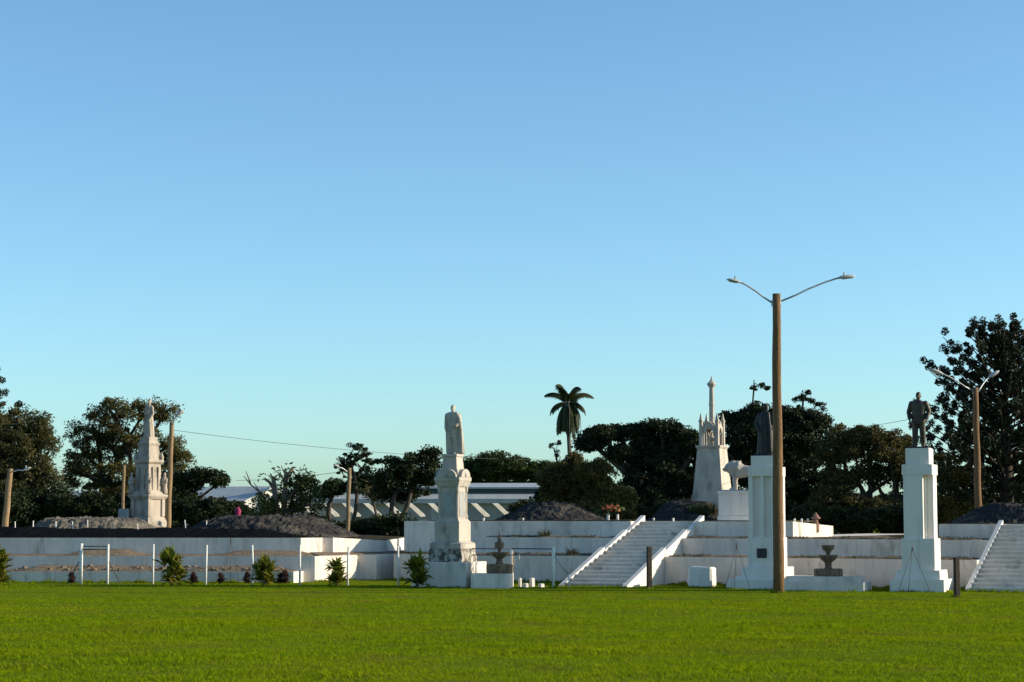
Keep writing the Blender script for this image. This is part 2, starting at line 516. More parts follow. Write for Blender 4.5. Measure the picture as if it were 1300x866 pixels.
for pts_, z_ in (([(uR3 + .01, W2 + .12), (uT0 - .3, W2 + .12), (uT0 - .3, WB - 1), (uR3 + .01, WB - 1)], Z2),
                 ([(uL3 + .2, W3 + .3), (uS0 - .2, W3 + .3), (uS0 - .2, WT + .4), (uS1 + .2, WT + .4), (uS1 + .2, W3 + .25), (uR3 - .5, W3 + .25), (uR3 - .5, W3 + 4.0), (uR3 - 9, W3 + 6), (uL3 + .4, WB - 1)], Z3),
                 ([(uP2 + .2, W3 + .25), (uT0 - .3, W3 + .25), (uT0 - .3, S2W1 + .4), (uEND, S2W1 + .4), (uEND, WB - 1), (uP2 + .2, WB - 1)], Z3 - .08)):
    b.prism(uv(pts_), z_ - .03, z_ + .03)
tag(b.rough(.008, 3).build('platform_soil', M['soil_dark']), 'bare brown soil spread over the tops of the tiered platform', 'soil', kind='stuff')
# clumps of weed on the ledges
def grass_clump(loc, n, h, spread, m, name='weed_tuft'):
    C = np.array(loc) + np.clip(rng.normal(0, 1, (n, 3)), -1.6, 1.6) * [spread * .7, spread * .7, 0]
    A = rng.uniform(0, math.pi, n)
    sd = np.stack([np.cos(A), np.sin(A), A * 0], 1) * .02
    hh = h * rng.uniform(.5, 1.2, n)
    ln = rng.normal(0, .45, (n, 3)) * hh[:, None]
    ln[:, 2] = hh
    return quads_mesh(name, np.stack([C - sd, C + sd, C + ln * .6 + sd * .7, C + ln], 1), m)
for px, w, z, h, lab in ((692, W2 + .3, Z2, .32, 'dark weed tuft on the upper ledge left of the centre stairs'),
                         (728, W1 + .3, Z1, .30, 'dark weed tuft on the lower ledge left of the centre stairs')):
    o = grass_clump((0, 0, 0), 70, h, .16, M['weed'])
    o.location = onw(px, w, z)
    tag(o, lab, 'weed')

# stairs
def staircase(u0, u1, w0, w1, ztop, n, label, segs, bw=.34):
    r = empty('staircase', P((u0 + u1) / 2, w0), label, 'stairs', rz=-ROT)
    s = MB()
    wdt, run = u1 - u0, w1 - w0
    inner = wdt / 2 - bw
    prof = []
    for i in range(n):
        y0, y1, z = run * i / n, run * (i + 1) / n, ztop * (i + 1) / n - .004
        s.frus(0, (y0 + run + .25) / 2, z - ztop / n if i else -.03, z, inner * 2, run + .25 - y0 - (.002 if i == 0 else 0))
        s.frus(0, y0 - .012, z - .045, z + .003, inner * 2 - .004, .05)     # nosing
    s.build('steps', M['white'], r)
    for sx in (-1, 1):
        q = MB()
        xa, xb = sx * (inner + .002), sx * (wdt / 2)
        for (f0, f1, h0, h1) in segs:
            y0, y1 = run * f0, run * f1
            z0, z1 = ztop * f0 + h0, ztop * f1 + h1
            q.hexa([(xa, y0, -.03), (xb, y0, -.03), (xb, y1, -.03), (xa, y1, -.03)],
                   [(xa, y0, z0), (xb, y0, z0), (xb, y1, z1), (xa, y1, z1)])
        q.build('balustrade', M['white_clean'], r)
    return r
staircase(uS0, uS1, 0, WT, Z3, 17, 'wide white staircase in the middle of the platform, climbing away to the right',
          [(-.03, .47, .10, .26), (.475, .76, .14, .24), (.765, 1.0, .12, .22)], .17)
staircase(uT0, uT0 + 3.6, S2W0, S2W1, Z3 - .10, 15, 'white staircase cut off by the right edge of the photo', [(-.02, 1.0, .14, .16)], .14)
# ------------------------------------------------------------------ LEFT LOW PLATFORM
lp = empty('burial_platform', (-18, 75, 0), 'low white stepped burial platform at the left carrying two gravel mounds', 'platform')
def rel2(o):
    o.parent = lp
    o.matrix_parent_inverse = Matrix.Translation(-lp.location)
    return o
xt0, xt1, xt2 = WX(373, 71.2), WX(400, 72.3), WX(382, 73.6)
ZA, ZB, ZC = .40, .93, 1.58
rel2(MB().prism([(-45, 72.2), (xt0, 71.2), (xt0 + .25, 71.9), (xt0 + .2, 74), (-45, 76)], -.05, ZA).rough(.02, .7).build('lowest_step', M['white']))
rel2(MB().prism([(-45, 73.3), (xt1, 72.3), (WX(452, 74.6), 74.6), (WX(454, 75.2), 75.2), (WX(478, 75.2), 75.2), (WX(505, 77.2), 77.2), (-3.2, 95), (-45, 95)], -.05, ZB).build('lower_tier', M['white']))
rel2(MB().prism([(-45, 74.6), (xt2, 73.6), (WX(408, 74.6), 74.6), (WX(409, 74.9), 74.9), (WX(423, 74.9), 74.9), (WX(490, 77.6), 77.6), (-4.6, 95), (-45, 95)], ZB - .1,
                [ZC, ZC, ZC, ZC, ZC, ZC - .14, ZC - .14, ZC]).build('upper_tier', M['white']))
def bank(name, x0, x1, ya, yb, za, zb, label):
    s = MB()
    n = int((x1 - x0) / .3)
    rows = []
    for i in range(n + 1):
        x = x0 + (x1 - x0) * i / n
        e = min(1, min(i, n - i) / 3)
        nz = mnoise.noise(Vector((x * .8, ya, 1)))
        rows.append([s.b.verts.new((x, ya(x) + .02 + .1 * abs(nz), za)),
                     s.b.verts.new((x, ya(x) * .6 + yb(x) * .4, za + (zb - za) * e * (.55 + .3 * nz))),
                     s.b.verts.new((x, yb(x) + .05, za + (zb - za) * e * (.95 + .25 * nz)))])
    for a, c in zip(rows, rows[1:]):
        for k in range(2): s.b.faces.new((a[k], c[k], c[k + 1], a[k + 1]))
    return tag(s.rough(.012, 5).build(name, M['dirt'], None, True), label, 'earth', kind='stuff')
def lin(xa, ya, xb, yb): return lambda x: ya + (yb - ya) * (x - xa) / (xb - xa)
f1, f2, f0 = lin(-45, 73.3, xt1, 72.3), lin(-45, 74.6, xt2, 73.6), lin(-45, 72.2, xt0, 71.2)
class _Y:
    pass
def bank2(x0, x1, fa, fb, za, zb, label):
    s = MB()
    n = max(6, int((x1 - x0) / .3))
    rows = []
    for i in range(n + 1):
        x = x0 + (x1 - x0) * i / n
        e = min(1, min(i, n - i) / 3)
        nz = mnoise.noise(Vector((x * .8, za * 9, 1)))
        rows.append([s.b.verts.new((x, fa(x) + .02 + .1 * abs(nz), za + .002)),
                     s.b.verts.new((x, fa(x) * .6 + fb(x) * .4, za + .01 + (zb - za) * e * (.55 + .3 * nz))),
                     s.b.verts.new((x, fb(x) + .05, za + .012 + (zb - za) * e * (.95 + .25 * nz)))])
    for a, c in zip(rows, rows[1:]):
        for k in range(2): s.b.faces.new((a[k], c[k], c[k + 1], a[k + 1]))
    return tag(s.rough(.012, 5).build('earth_bank', M['dirt'], None, True), label, 'earth', kind='stuff')
bank2(WX(75, 73), WX(190, 73), f1, f2, ZB, ZB + .22, 'grey earth bank on the ledge of the left platform')
bank2(WX(267, 73), xt1 + .05, f1, f2, ZB, ZB + .20, 'brown earth bank on the right part of the left platform ledge')
bank2(WX(20, 72), WX(215, 72), f0, f1, ZA, ZA + .22, 'pale rubble and earth on the lowest step at the left')
bank2(WX(235, 72), xt0 - .05, f0, f1, ZA, ZA + .20, 'pale rubble and earth on the lowest step near the two shrubs')
bank2(-40, xt1 - .1, lambda x: f1(x) + .03, f2, ZB, ZB + .05, 'thin soil along the whole ledge of the left platform')
bank2(-40, xt0 - .1, lambda x: f0(x) + .03, f1, ZA, ZA + .05, 'thin soil along the whole lowest step of the left platform')
Q = MB()
for _ in range(150):
    x = random.choice((random.uniform(WX(20, 72), WX(215, 72)), random.uniform(WX(235, 72), xt0 - .2)))
    y = f0(x) + random.uniform(.15, .85)
    r_ = random.uniform(.02, .06) if random.random() < .85 else random.uniform(.06, .10)
    Q.ball((x, y, ZA + .03 + .15 * (y - f0(x)) + r_ * .3), (r_ * random.uniform(.8, 1.6), r_, r_ * .7), 6)
tag(Q.rough(.02, 9).build('rubble', M['dirt']), 'pale broken rubble strewn over the lowest step of the left platform', 'rubble', kind='stuff')
# the lit earth ledge round the corner
s = MB()
s.prism([(xt1 + .1, 72.75), (WX(452, 74.9), 74.9), (WX(505, 77.4), 77.4), (-4.2, 79), (-6.2, 77.4), (xt2 + .3, 73.9)], ZB + .002, [ZB + .03, ZB + .03, ZB + .03, ZB + .08, ZB + .10, ZB + .12])
tag(s.build('earth_ledge', M['dirt']), kind='structure')

# mounds -------------------------------------------------------------
def mound(cx, cy, rx, ry, z0, h, m, label, seed, flat=.45, group=None):
    s = MB()
    nx, ny = 150, 70
    gv = []
    for j in range(ny + 1):
        row = []
        for i in range(nx + 1):
            x, y = -1 + 2 * i / nx, -1 + 2 * j / ny
            r = (abs(x) ** 2.6 + abs(y) ** 2.6) ** (1 / 2.6)
            t = max(0, min(1, (1.0 - r) / flat))
            t = t * t * (3 - 2 * t) * .55 + t * .45
            p = Vector((cx + x * rx, cy + y * ry, 0))
            n = mnoise.fractal(Vector((p.x * .9 + seed * 5, p.y * .9, seed)), 1, 2, 5)
            row.append(s.b.verts.new((p.x - cx, p.y - cy, h * t * (1 + .10 * n) + (.05 * n + .075 * mnoise.fractal(Vector((p.x * 4.2, p.y * 4.2, seed)), .8, 2, 5)) * (t > .02) - (.06 if t <= 0 else 0))))
        gv.append(row)
    for j in range(ny):
        for i in range(nx): s.b.faces.new((gv[j][i], gv[j][i + 1], gv[j + 1][i + 1], gv[j + 1][i]))
    o = s.build('gravel_mound', m, None, False, (cx, cy, z0))
    return tag(o, label, 'grave mound', group)
GM = 'gravel burial mounds on the platforms'
b = MB()
xr_ = WX(398, 75.5)
n_ = 150
rws = []
for i in range(n_ + 1):
    x = -45 + (xr_ + 45) * i / n_
    yf = 74.6 + (73.6 - 74.6) * (x + 45) / (xt2 + 45) + .22
    if x > xt2 - .3: yf += (x - xt2 + .3) * 1.6
    e_ = min(1, (xr_ - x) / 2.2 + .02)
    rws.append([b.b.verts.new((x, yf + t * 3.2 if k_ < 6 else 86, ZC + .004 + (.34 + .10 * mnoise.noise(Vector((x * .45, 7, 1)))) * e_ * (1 - (1 - min(1, t)) ** 1.7) + (.05 * mnoise.fractal(Vector((x * 1.9, t * 4, 2)), .8, 2, 5) if t > 0 else 0)))
                for k_, t in enumerate((0, .15, .35, .6, .85, 1.1, 1.2))])
for a, c in zip(rws, rws[1:]):
    for k_ in range(6): b.b.faces.new((a[k_], c[k_], c[k_ + 1], a[k_ + 1]))
tag(b.build('gravel_bed', M['blackgravel']), 'dark gravel bed covering the top of the left platform', 'gravel', kind='stuff')
b = MB()
pl = [(WX(400, 75.2), 75.2), (WX(409, 75.1), 75.1), (WX(422.5, 75.1), 75.1), (WX(489, 77.75), 77.75), (-4.75, 94), (-9, 94), (-8.6, 76)]
b.prism(pl, ZC - .3, [ZC + .02, ZC + .02, ZC + .015, ZC - .12, ZC - .12, ZC + .03, ZC + .03])
tag(b.rough(.006, 3).build('platform_soil', M['soil_dark']), 'dark soil on the right corner of the left platform', 'soil', kind='stuff')
def mound_px(px0, px1, pyt, Y, z0, ry, m, label, seed, flat=.45):
    xa, xb = WX(px0, Y), WX(px1, Y)
    return mound((xa + xb) / 2, Y, (xb - xa) / 2, ry, z0, WZ(pyt, Y) - z0, m, label, seed, flat, GM)
mound_px(34, 200, 658.5, 80.5, ZC + .20, 3.4, M['sandtop'], 'low grey gravel mound in front of the ornate left monument', 1, .38)
mound_px(222, 455, 656.5, 79.8, ZC + .05, 4.2, M['gravel'], 'long dark gravel mound at the right end of the left platform', 2, .5)
mound_px(622, 778, 639.5, 84, Z3 - .05, 3.6, M['gravel'], 'dark gravel mound on top of the platform behind the fountain with the statuette', 3, .7)
mound_px(818, 930, 637.5, 81.5, Z3 - .05, 2.6, M['gravel'], 'brushy dark mound in front of the spired monument', 4, .6)
mound_px(1205, 1420, 641.0, 74, Z3 - .12, 3.2, M['gravel'], 'black gravel mound at the right edge above the cut off staircase', 5, .5)
# brush on the mound in front of the spired monument
for px, py, n, h, m, lab in ((898, 652, 260, .42, 'weed', 'dry brown grass clump on the mound beside the lion plinth'),
                             (886, 650, 150, .34, 'leaf_mid', 'small green plant on the mound before the spired monument')):
    o = grass_clump((0, 0, 0), n, h, .30, M[m], 'grass_clump')
    o.location = W(px, py, 79.6)
    tag(o, lab, 'plant')

# ------------------------------------------------------------------ STATUES
def hand(b, wrist, d, s, side):
    """small palm and five fingers pointing along d."""
    d = Vector(d).normalized()
    sd = Vector((0, 1, 0)).cross(d)
    sd = sd.normalized() if sd.length > .1 else Vector((1, 0, 0))
    nrm = d.cross(sd).normalized()
    w = Vector(wrist)
    pc = w + d * .05 * s
    b.limb([w, pc, w + d * .085 * s], [.026 * s, .034 * s, .032 * s], 8)
    for k, ln in ((-1.5, .060), (-.5, .074), (.5, .080), (1.5, .070)):
        r = w + d * .085 * s + nrm * (k * .018 * s)
        b.limb([r, r + d * ln * .55 * s + sd * .008 * side, r + d * ln * s + sd * .03 * side * s], [.0105 * s, .010 * s, .008 * s], 6)
    r = w + d * .03 * s - nrm * .03 * s
    b.limb([r, r + d * .035 * s - nrm * .022 * s, r + d * .065 * s - nrm * .02 * s], [.013 * s, .012 * s, .010 * s], 6)
def head(b, z, yaw=0, hair='short'):
    c, s = math.cos(yaw), math.sin(yaw)
    def q(x, y, zz): return (x * c - y * s, x * s + y * c, z + zz)
    b.limb([(0, .02, z - .20), (0, .005, z - .07)], [.060, .055], 10)
    b.ball(q(0, .01, .01), (.080, .098, .115), 14)
    b.ball(q(0, -.03, -.045), (.060, .068, .072), 12)
    b.limb([q(0, -.095, .02), q(0, -.112, -.022)], [.010, .017], 6)       # nose
    b.limb([q(-.03, -.084, -.058), q(.03, -.084, -.058)], [.009, .009], 6)   # mouth
    b.limb([q(-.045, -.080, .034), q(.045, -.080, .034)], [.016, .016], 6)  # brow
    for k in (-1, 1):
        b.ball(q(k * .082, .012, -.005), (.014, .024, .034), 8)
        b.ball(q(k * .032, -.083, .008), (.013, .010, .009), 6)
    b.ball(q(0, .03, .045), (.088, .098, .095), 12)                         # hair
def man_statue(parent, m, z0, H):
    """standing man in a jacket, hands by the hips, feet apart."""
    b = MB()
    for s in (-1, 1):
        b.limb([(s * .10, .0, .92), (s * .12, -.01, .50), (s * .135, .02, .10)], [.125, .10, .080], 12)
        b.limb([(s * .145, .05, .045), (s * .165, -.13, .035)], [.055, .048], 8)
        b.limb([(s * .225, .01, 1.41), (s * .325, .06, 1.14), (s * .285, -.09, .94)], [.095, .082, .062], 12)
        hand(b, (s * .282, -.10, .93), (-.25 * s, -.25, -1), 1.1, -s)
    b.lathe([(.215, .15, .72), (.235, .16, .82), (.22, .16, .98), (.215, .155, 1.10), (.24, .16, 1.28), (.24, .145, 1.40), (.17, .115, 1.48), (.07, .07, 1.52)], 20)
    b.limb([(-.055, -.125, 1.38), (0, -.145, 1.16), (.03, -.135, .84)], [.025, .022, .02], 6)   # lapel line
    head(b, 1.655)
    for v in b.b.verts: v.co = Vector((v.co.x * H / 1.78, v.co.y * H / 1.78, v.co.z * H / 1.78 + z0))
    return b.build_remeshed('statue_figure', m, parent, .016, 2)
def robed_statue(parent, m, z0, H, style):
    b = MB()
    if style == 'cloak':
        for s in (-1, 1):
            b.limb([(s * .09, 0, .92), (s * .10, -.03, .50), (s * .11, .0, .09)], [.12, .09, .07], 12)
            b.limb([(s * .11, .03, .04), (s * .13, -.14, .03)], [.055, .048], 8)
        b.lathe([(.185, .15, .60), (.195, .15, .85), (.185, .14, 1.05), (.225, .15, 1.28), (.245, .14, 1.42), (.19, .12, 1.49), (.08, .08, 1.53)], 20)
        b.limb([(-.235, .0, 1.42), (-.285, .03, 1.15), (-.235, -.10, .95)], [.085, .07, .055], 12)
        hand(b, (-.23, -.11, .94), (.25, -.4, -.8), 1.0, 1)
        b.limb([(.235, .0, 1.42), (.29, .0, 1.15), (.20, -.17, 1.02)], [.085, .07, .055], 12)
        hand(b, (.195, -.18, 1.01), (-.8, -.35, -.1), 1.0, -1)
        # cloak falling behind and over the left shoulder, deep folds
        fold = lambda a, z: .11 * math.sin(a * 9 + z * 1.2) * (1.35 - z * .75)
        b.lathe([(.30, .15, .02, .075, .13), (.305, .155, .25, .07, .12), (.295, .15, .6, .055, .11), (.285, .14, .95, .035, .09), (.27, .13, 1.25, .015, .06), (.25, .12, 1.40, 0, .03), (.18, .10, 1.50, 0, .02), (.10, .08, 1.55, 0, .015)], 40, tw=fold)
        b.limb([(.17, -.06, 1.49), (.28, -.06, 1.30), (.34, -.02, .8), (.37, 0, .08)], [.06, .07, .065, .055], 10)
        b.limb([(-.18, .02, 1.49), (-.27, .06, 1.20), (-.285, .10, .7), (-.27, .10, .08)], [.05, .055, .05, .05], 10)
        head(b, 1.665, R(12))
    elif style == 'drape':
        fold = lambda a, z: .05 * math.sin(a * 8 + z * 2.5)
        b.lathe([(.31, .28, .0), (.30, .27, .2), (.27, .235, .5), (.245, .20, .8), (.205, .165, 1.02), (.225, .165, 1.25), (.215, .145, 1.40), (.12, .10, 1.50), (.07, .07, 1.54)], 36, tw=fold)
        b.limb([(-.205, .0, 1.40), (-.27, -.02, 1.15), (-.10, -.20, 1.05)], [.08, .072, .055], 12)
        hand(b, (-.09, -.205, 1.05), (.8, -.2, .3), 1.0, 1)
        b.limb([(.205, .0, 1.40), (.275, .0, 1.12), (.21, -.14, .90)], [.08, .072, .055], 12)
        hand(b, (.205, -.15, .89), (-.2, -.3, -1), 1.0, -1)
        b.limb([(.18, .02, 1.46), (.05, -.17, 1.2), (-.2, -.19, .8), (-.24, -.16, .3)], [.05, .05, .05, .05], 10)
        head(b, 1.665, R(10))
        b.ball((0, .03, 1.79), (.07, .07, .05), 10)
    else:                        # heavy gown with train
        fold = lambda a, z: .045 * math.sin(a * 10 + z * 2)
        b.lathe([(.33, .29, .0), (.32, .28, .25), (.30, .25, .6), (.285, .22, .95), (.275, .19, 1.20), (.255, .165, 1.38), (.16, .12, 1.49), (.08, .08, 1.53)], 36, tw=fold)
        for s in (-1, 1):
            b.limb([(s * .24, 0, 1.38), (s * .315, .0, 1.10), (s * .22, -.17, .92)], [.095, .10, .07], 12)
            hand(b, (s * .215, -.18, .915), (-.4 * s, -.5, -.6), 1.0, -s)
        b.limb([(.13, -.12, 1.44), (.22, -.22, 1.0), (.26, -.25, .1)], [.05, .05, .05], 10)
        head(b, 1.655, R(55))
        b.ball((.0, .04, 1.735), (.095, .10, .06), 10)
    for v in b.b.verts: v.co = Vector((v.co.x * H / 1.78, v.co.y * H / 1.78, v.co.z * H / 1.78 + z0))
    return b.build_remeshed('statue_figure', m, parent, .018, 2)

# --- centre monument (white marble, cloaked man)
D = 67.6
k = D / 2500
zc = lambda y: max(0, WZ(y, D))
mon = empty('monument', (WX(577, D), D, 0), 'tall white marble monument with a cloaked man on top, standing before the platform', 'monument', rz=-R(24))
st = M['stone']
o = MB().frus(0, 0, -.05, zc(713), 1.66, 1.66, bev=.015).build('plinth', M['white'], mon)
MB().frus(-.98, -.45, -.05, zc(728), .55, .6, bev=.01).build('step_block', M['white'], mon)
MB().frus(0, 0, zc(713) - .002, zc(697), 1.42, 1.42, 1.36, 1.36).rough(.05, 4.5, 7, 2).build('crumbled_base', M['rubble'], mon)
MB().frus(0, 0, zc(697), zc(690), 1.34, 1.34, bev=.02).frus(0, 0, zc(690), zc(687.5), 1.34, 1.34, 1.08, 1.08).build('base_block', st, mon)
s = MB().frus(0, 0, zc(687.5), zc(663), 1.06, 1.06, bev=.012).frus(0, 0, zc(663), zc(659), 1.06, 1.06, .88, .88)
for i in (-1, 1):
    s.frus(i * .28, -.535, zc(670), zc(666), .34, .03)
s.build('dado', st, mon)
s = MB().frus(0, 0, zc(659), zc(618), .80, .80)
for a, c in ((-1, -1), (1, -1), (1, 1), (-1, 1)):
    s.lathe([(.075, zc(659)), (.075, zc(656)), (.055, zc(655)), (.05, zc(626)), (.08, zc(623)), (.085, zc(618))], 10, a * .385, c * .385)
s.build('shaft', st, mon)
for i in range(4):
    q = MB().box(-.27, .27, -.415, -.398, zc(656), zc(624)).build('inscription_panel', M['panel'], mon)
    q.rotation_euler = (0, 0, i * math.pi / 2)
s = MB().frus(0, 0, zc(618), zc(611), .92, .92, 1.06, 1.06).frus(0, 0, zc(611), zc(606), 1.10, 1.10, bev=.015)
for i in range(4):
    ca, sa = round(math.cos(i * math.pi / 2)), round(math.sin(i * math.pi / 2))
    pts = []
    for j in range(11):
        a = math.pi * j / 10
        pts.append((.40 * math.cos(a), zc(606) + .28 * math.sin(a)))
    fr, bk = [], []
    for x, z in pts:
        fr.append(s.b.verts.new((x * ca + .565 * sa, x * sa - .565 * ca, z)))
        bk.append(s.b.verts.new((x * ca + .30 * sa, x * sa - .30 * ca, z)))
    s.b.faces.new(fr)
    for j in range(10): s.b.faces.new((fr[j], fr[j + 1], bk[j + 1], bk[j]))
s.build('cornice', st, mon)
for i in range(4):
    ca, sa = round(math.cos(i * math.pi / 2)), round(math.sin(i * math.pi / 2))
    MB().ball((0, 0, 0), (.085, .03, .085), 10).build('rosette', M['panel'], mon, True, (.57 * sa, -.57 * ca, zc(603)), i * math.pi / 2)
MB().frus(0, 0, zc(606), zc(599), .86, .86, .80, .80).frus(0, 0, zc(599), zc(596), .80, .80, .70, .70).frus(0, 0, zc(596), zc(580), .66, .66, .56, .56).frus(0, 0, zc(580), zc(576.5), .64, .64, bev=.01).build('upper_plinth', st, mon)
for ch in mon.children:
    if ch.name.split('.')[0] not in ('plinth', 'step_block'):
        ch.scale = (.88, .88, 1)
        ch.location.x = ch.location.x * .88 - .07
        ch.location.y *= .88
o = robed_statue(mon, st, zc(577), WZ(514.5, D) - zc(577), 'cloak')
o.location.x -= .07

# --- left ornate monument
D = 86.0
zl = lambda y: WZ(y, D)
mon = empty('monument', (WX(190, D), D, 1.5), 'ornate weathered monument with a draped figure on top, behind the left mound', 'monument', rz=-R(33))
sw = M['stone_warm']
zz = lambda y: WZ(y, D) - 1.5
MB().frus(0, 0, 0, zz(662), 1.36, 1.36, bev=.01).frus(0, 0, zz(662), zz(656), 1.34, 1.34, 1.16, 1.16).build('base_block', sw, mon)
s = MB().frus(0, 0, zz(656), zz(634), 1.08, 1.08)
for a, c in ((-1, -1), (1, -1), (1, 1), (-1, 1)): s.frus(a * .5, c * .5, zz(656), zz(634), .24, .24, bev=.02)
s.build('lower_shaft', sw, mon)
MB().frus(0, 0, zz(634), zz(631), 1.24, 1.24, 1.40, 1.40).frus(0, 0, zz(631), zz(628), 1.42, 1.42, bev=.015).frus(0, 0, zz(628), zz(624), 1.3, 1.3, 1.1, 1.1).build('ledge', sw, mon)
s = MB().frus(0, 0, zz(624), zz(589), .98, .98, .86, .86)
for a in (-1, 1): s.frus(a * .2, -.49, zz(622), zz(593), .06, .08, bev=.01).frus(.49, a * .2, zz(622), zz(593), .08, .06, bev=.01)
s.build('upper_shaft', sw, mon)
for x, y in ((.58, -.58), (.58, .58), (-.58, -.58)):
    fg = MB().lathe([(.15, 0), (.16, .12), (.12, .3), (.13, .5), (.15, .62), (.10, .72), (.05, .76)], 14, tw=lambda a, z: .08 * math.sin(a * 5 + z * 9)).ball((0, 0, .84), (.075, .08, .10), 10)
    fg.limb([(.13, 0, .66), (.17, -.06, .48), (.06, -.15, .42)], [.045, .04, .03], 8).limb([(-.13, 0, .66), (-.17, -.06, .48), (-.06, -.15, .42)], [.045, .04, .03], 8)
    o = fg.build_remeshed('corner_figure', sw, mon, .022, 1)
    o.location = (x, y, zz(627))
MB().frus(0, 0, zz(589), zz(587), .92, .92, 1.08, 1.08).frus(0, 0, zz(587), zz(584), 1.10, 1.10, bev=.012).build('cornice', sw, mon)
s = MB().frus(0, 0, zz(584), zz(566), .86, .86, .70, .70)
for a, c in ((-1, -1), (1, -1), (1, 1), (-1, 1)): s.lathe([(.09, zz(584)), (.11, zz(580)), (.06, zz(577)), (.02, zz(574))], 10, a * .46, c * .46)
s.build('attic', sw, mon)
MB().frus(0, 0, zz(566), zz(563), .74, .74, .84, .84).frus(0, 0, zz(563), zz(559), .76, .76, .62, .62).frus(0, 0, zz(559), zz(555), .62, .62, bev=.01).build('collar', sw, mon)
robed_statue(mon, sw, zz(555.5), zz(507.5) - zz(555.5), 'drape')
for ch in mon.children:
    ch.scale = (.86, .86, 1)
    ch.location.x *= .86
    ch.location.y *= .86
mon.location.x -= .10
slab = MB().frus(0, 0, 0, .75, .50, .22, .46, .18, bev=.02).rough(.012, 4, 1).build('grave_slab', M['panel'], None, False, W(157, 668, 85.6), -.4)
tag(slab, 'dark upright stone slab at the left foot of the ornate monument', 'headstone')

# --- spired monument
D = 83.5
mon = empty('monument', (WX(905, D), D, Z3 - .05), 'tapered stone monument topped by a gothic crown and a slender spire', 'monument', rz=-R(25))
zz = lambda y: WZ(y, D) - Z3 + .05
MB().frus(0, 0, 0, zz(641), 1.52, 1.52, 1.50, 1.50).frus(0, 0, zz(641), zz(634), 1.46, 1.46, 1.42, 1.42, bev=.01).frus(0, 0, zz(634), zz(628), 1.38, 1.38, 1.34, 1.34).build('base_block', st, mon)
MB().frus(0, 0, zz(628), zz(570), 1.30, 1.30, .98, .98).build('tapered_shaft', st, mon)
MB().frus(0, 0, zz(570), zz(568), 1.00, 1.00, 1.10, 1.10).frus(0, 0, zz(568), zz(566), 1.10, 1.10, bev=.01).build('cornice', st, mon)
cr = MB()
for a, c in ((-1, -1), (1, -1), (1, 1), (-1, 1)):
    cr.frus(a * .43, c * .43, zz(566), zz(536), .18, .18, .16, .16, bev=.015)
for i in range(4):     # pointed arches and gables between the corner piers
    ca, sa = round(math.cos(i * math.pi / 2)), round(math.sin(i * math.pi / 2))
    def q(x, y, z): return (x * ca - y * sa, x * sa + y * ca, z)
    N_ = 10
    inn = []
    for j in range(N_ + 1):
        t = -1 + 2 * j / N_
        inn.append((.28 * t, zz(552) + (1 - abs(t) ** 1.6) * (zz(543) - zz(552))))
    out_ = [(.36 * (-1 + 2 * j / N_), zz(544) + (1 - abs(-1 + 2 * j / N_)) * (zz(535) - zz(544))) for j in range(N_ + 1)]
    for j in range(N_):
        cr.hexa([q(inn[j][0], -.46, inn[j][1]), q(inn[j + 1][0], -.46, inn[j + 1][1]), q(inn[j + 1][0], -.38, inn[j + 1][1]), q(inn[j][0], -.38, inn[j][1])],
                [q(out_[j][0], -.46, out_[j][1]), q(out_[j + 1][0], -.46, out_[j + 1][1]), q(out_[j + 1][0], -.38, out_[j + 1][1]), q(out_[j][0], -.38, out_[j][1])])
    for t in (-1, 1): cr.frus(*q(t * .30, -.42, 0)[:2], zz(566), zz(551.5), .07, .07)
cr.frus(0, 0, zz(545), zz(537), .62, .62, .40, .40)
cr.build('gothic_crown', st, mon)
for a, c in ((-1, -1), (1, -1), (1, 1), (-1, 1)):
    MB().frus(0, 0, zz(536), zz(534), .20, .20, .20, .20).frus(0, 0, zz(534), zz(524.5), .15, .15, .02, .02).build('pinnacle', st, mon, False, (a * .43, c * .43, 0))
fg = MB().lathe([(.22, 0), (.24, .12), (.16, .25), (.17, .36), (.08, .42)], 14).ball((0, -.02, .50), (.075, .08, .09), 10).limb([(-.15, 0, .36), (-.2, -.15, .25), (-.05, -.22, .22)], [.05, .045, .035], 8).limb([(.15, 0, .36), (.2, -.15, .25), (.05, -.22, .22)], [.05, .045, .035], 8)
o = fg.build_remeshed('seated_figure', st, mon, .022, 1)
o.location = (0, 0, zz(566) - .005)
MB().lathe([(.19, zz(538)), (.16, zz(535)), (.14, zz(532)), (.135, zz(516)), (.155, zz(514)), (.14, zz(512)), (.12, zz(493)), (.13, zz(492)), (.24, zz(488.5)), (.24, zz(487)), (.15, zz(485)), (.07, zz(482.5)), (.045, zz(480)), (.012, zz(477.5))], 8).build('spire', st, mon)

for ch in mon.children:
    if ch.name.split('.')[0] in ('gothic_crown', 'pinnacle', 'seated_figure', 'spire'):
        ch.scale = (.84, .84, 1)
        ch.location.x *= .84
        ch.location.y *= .84

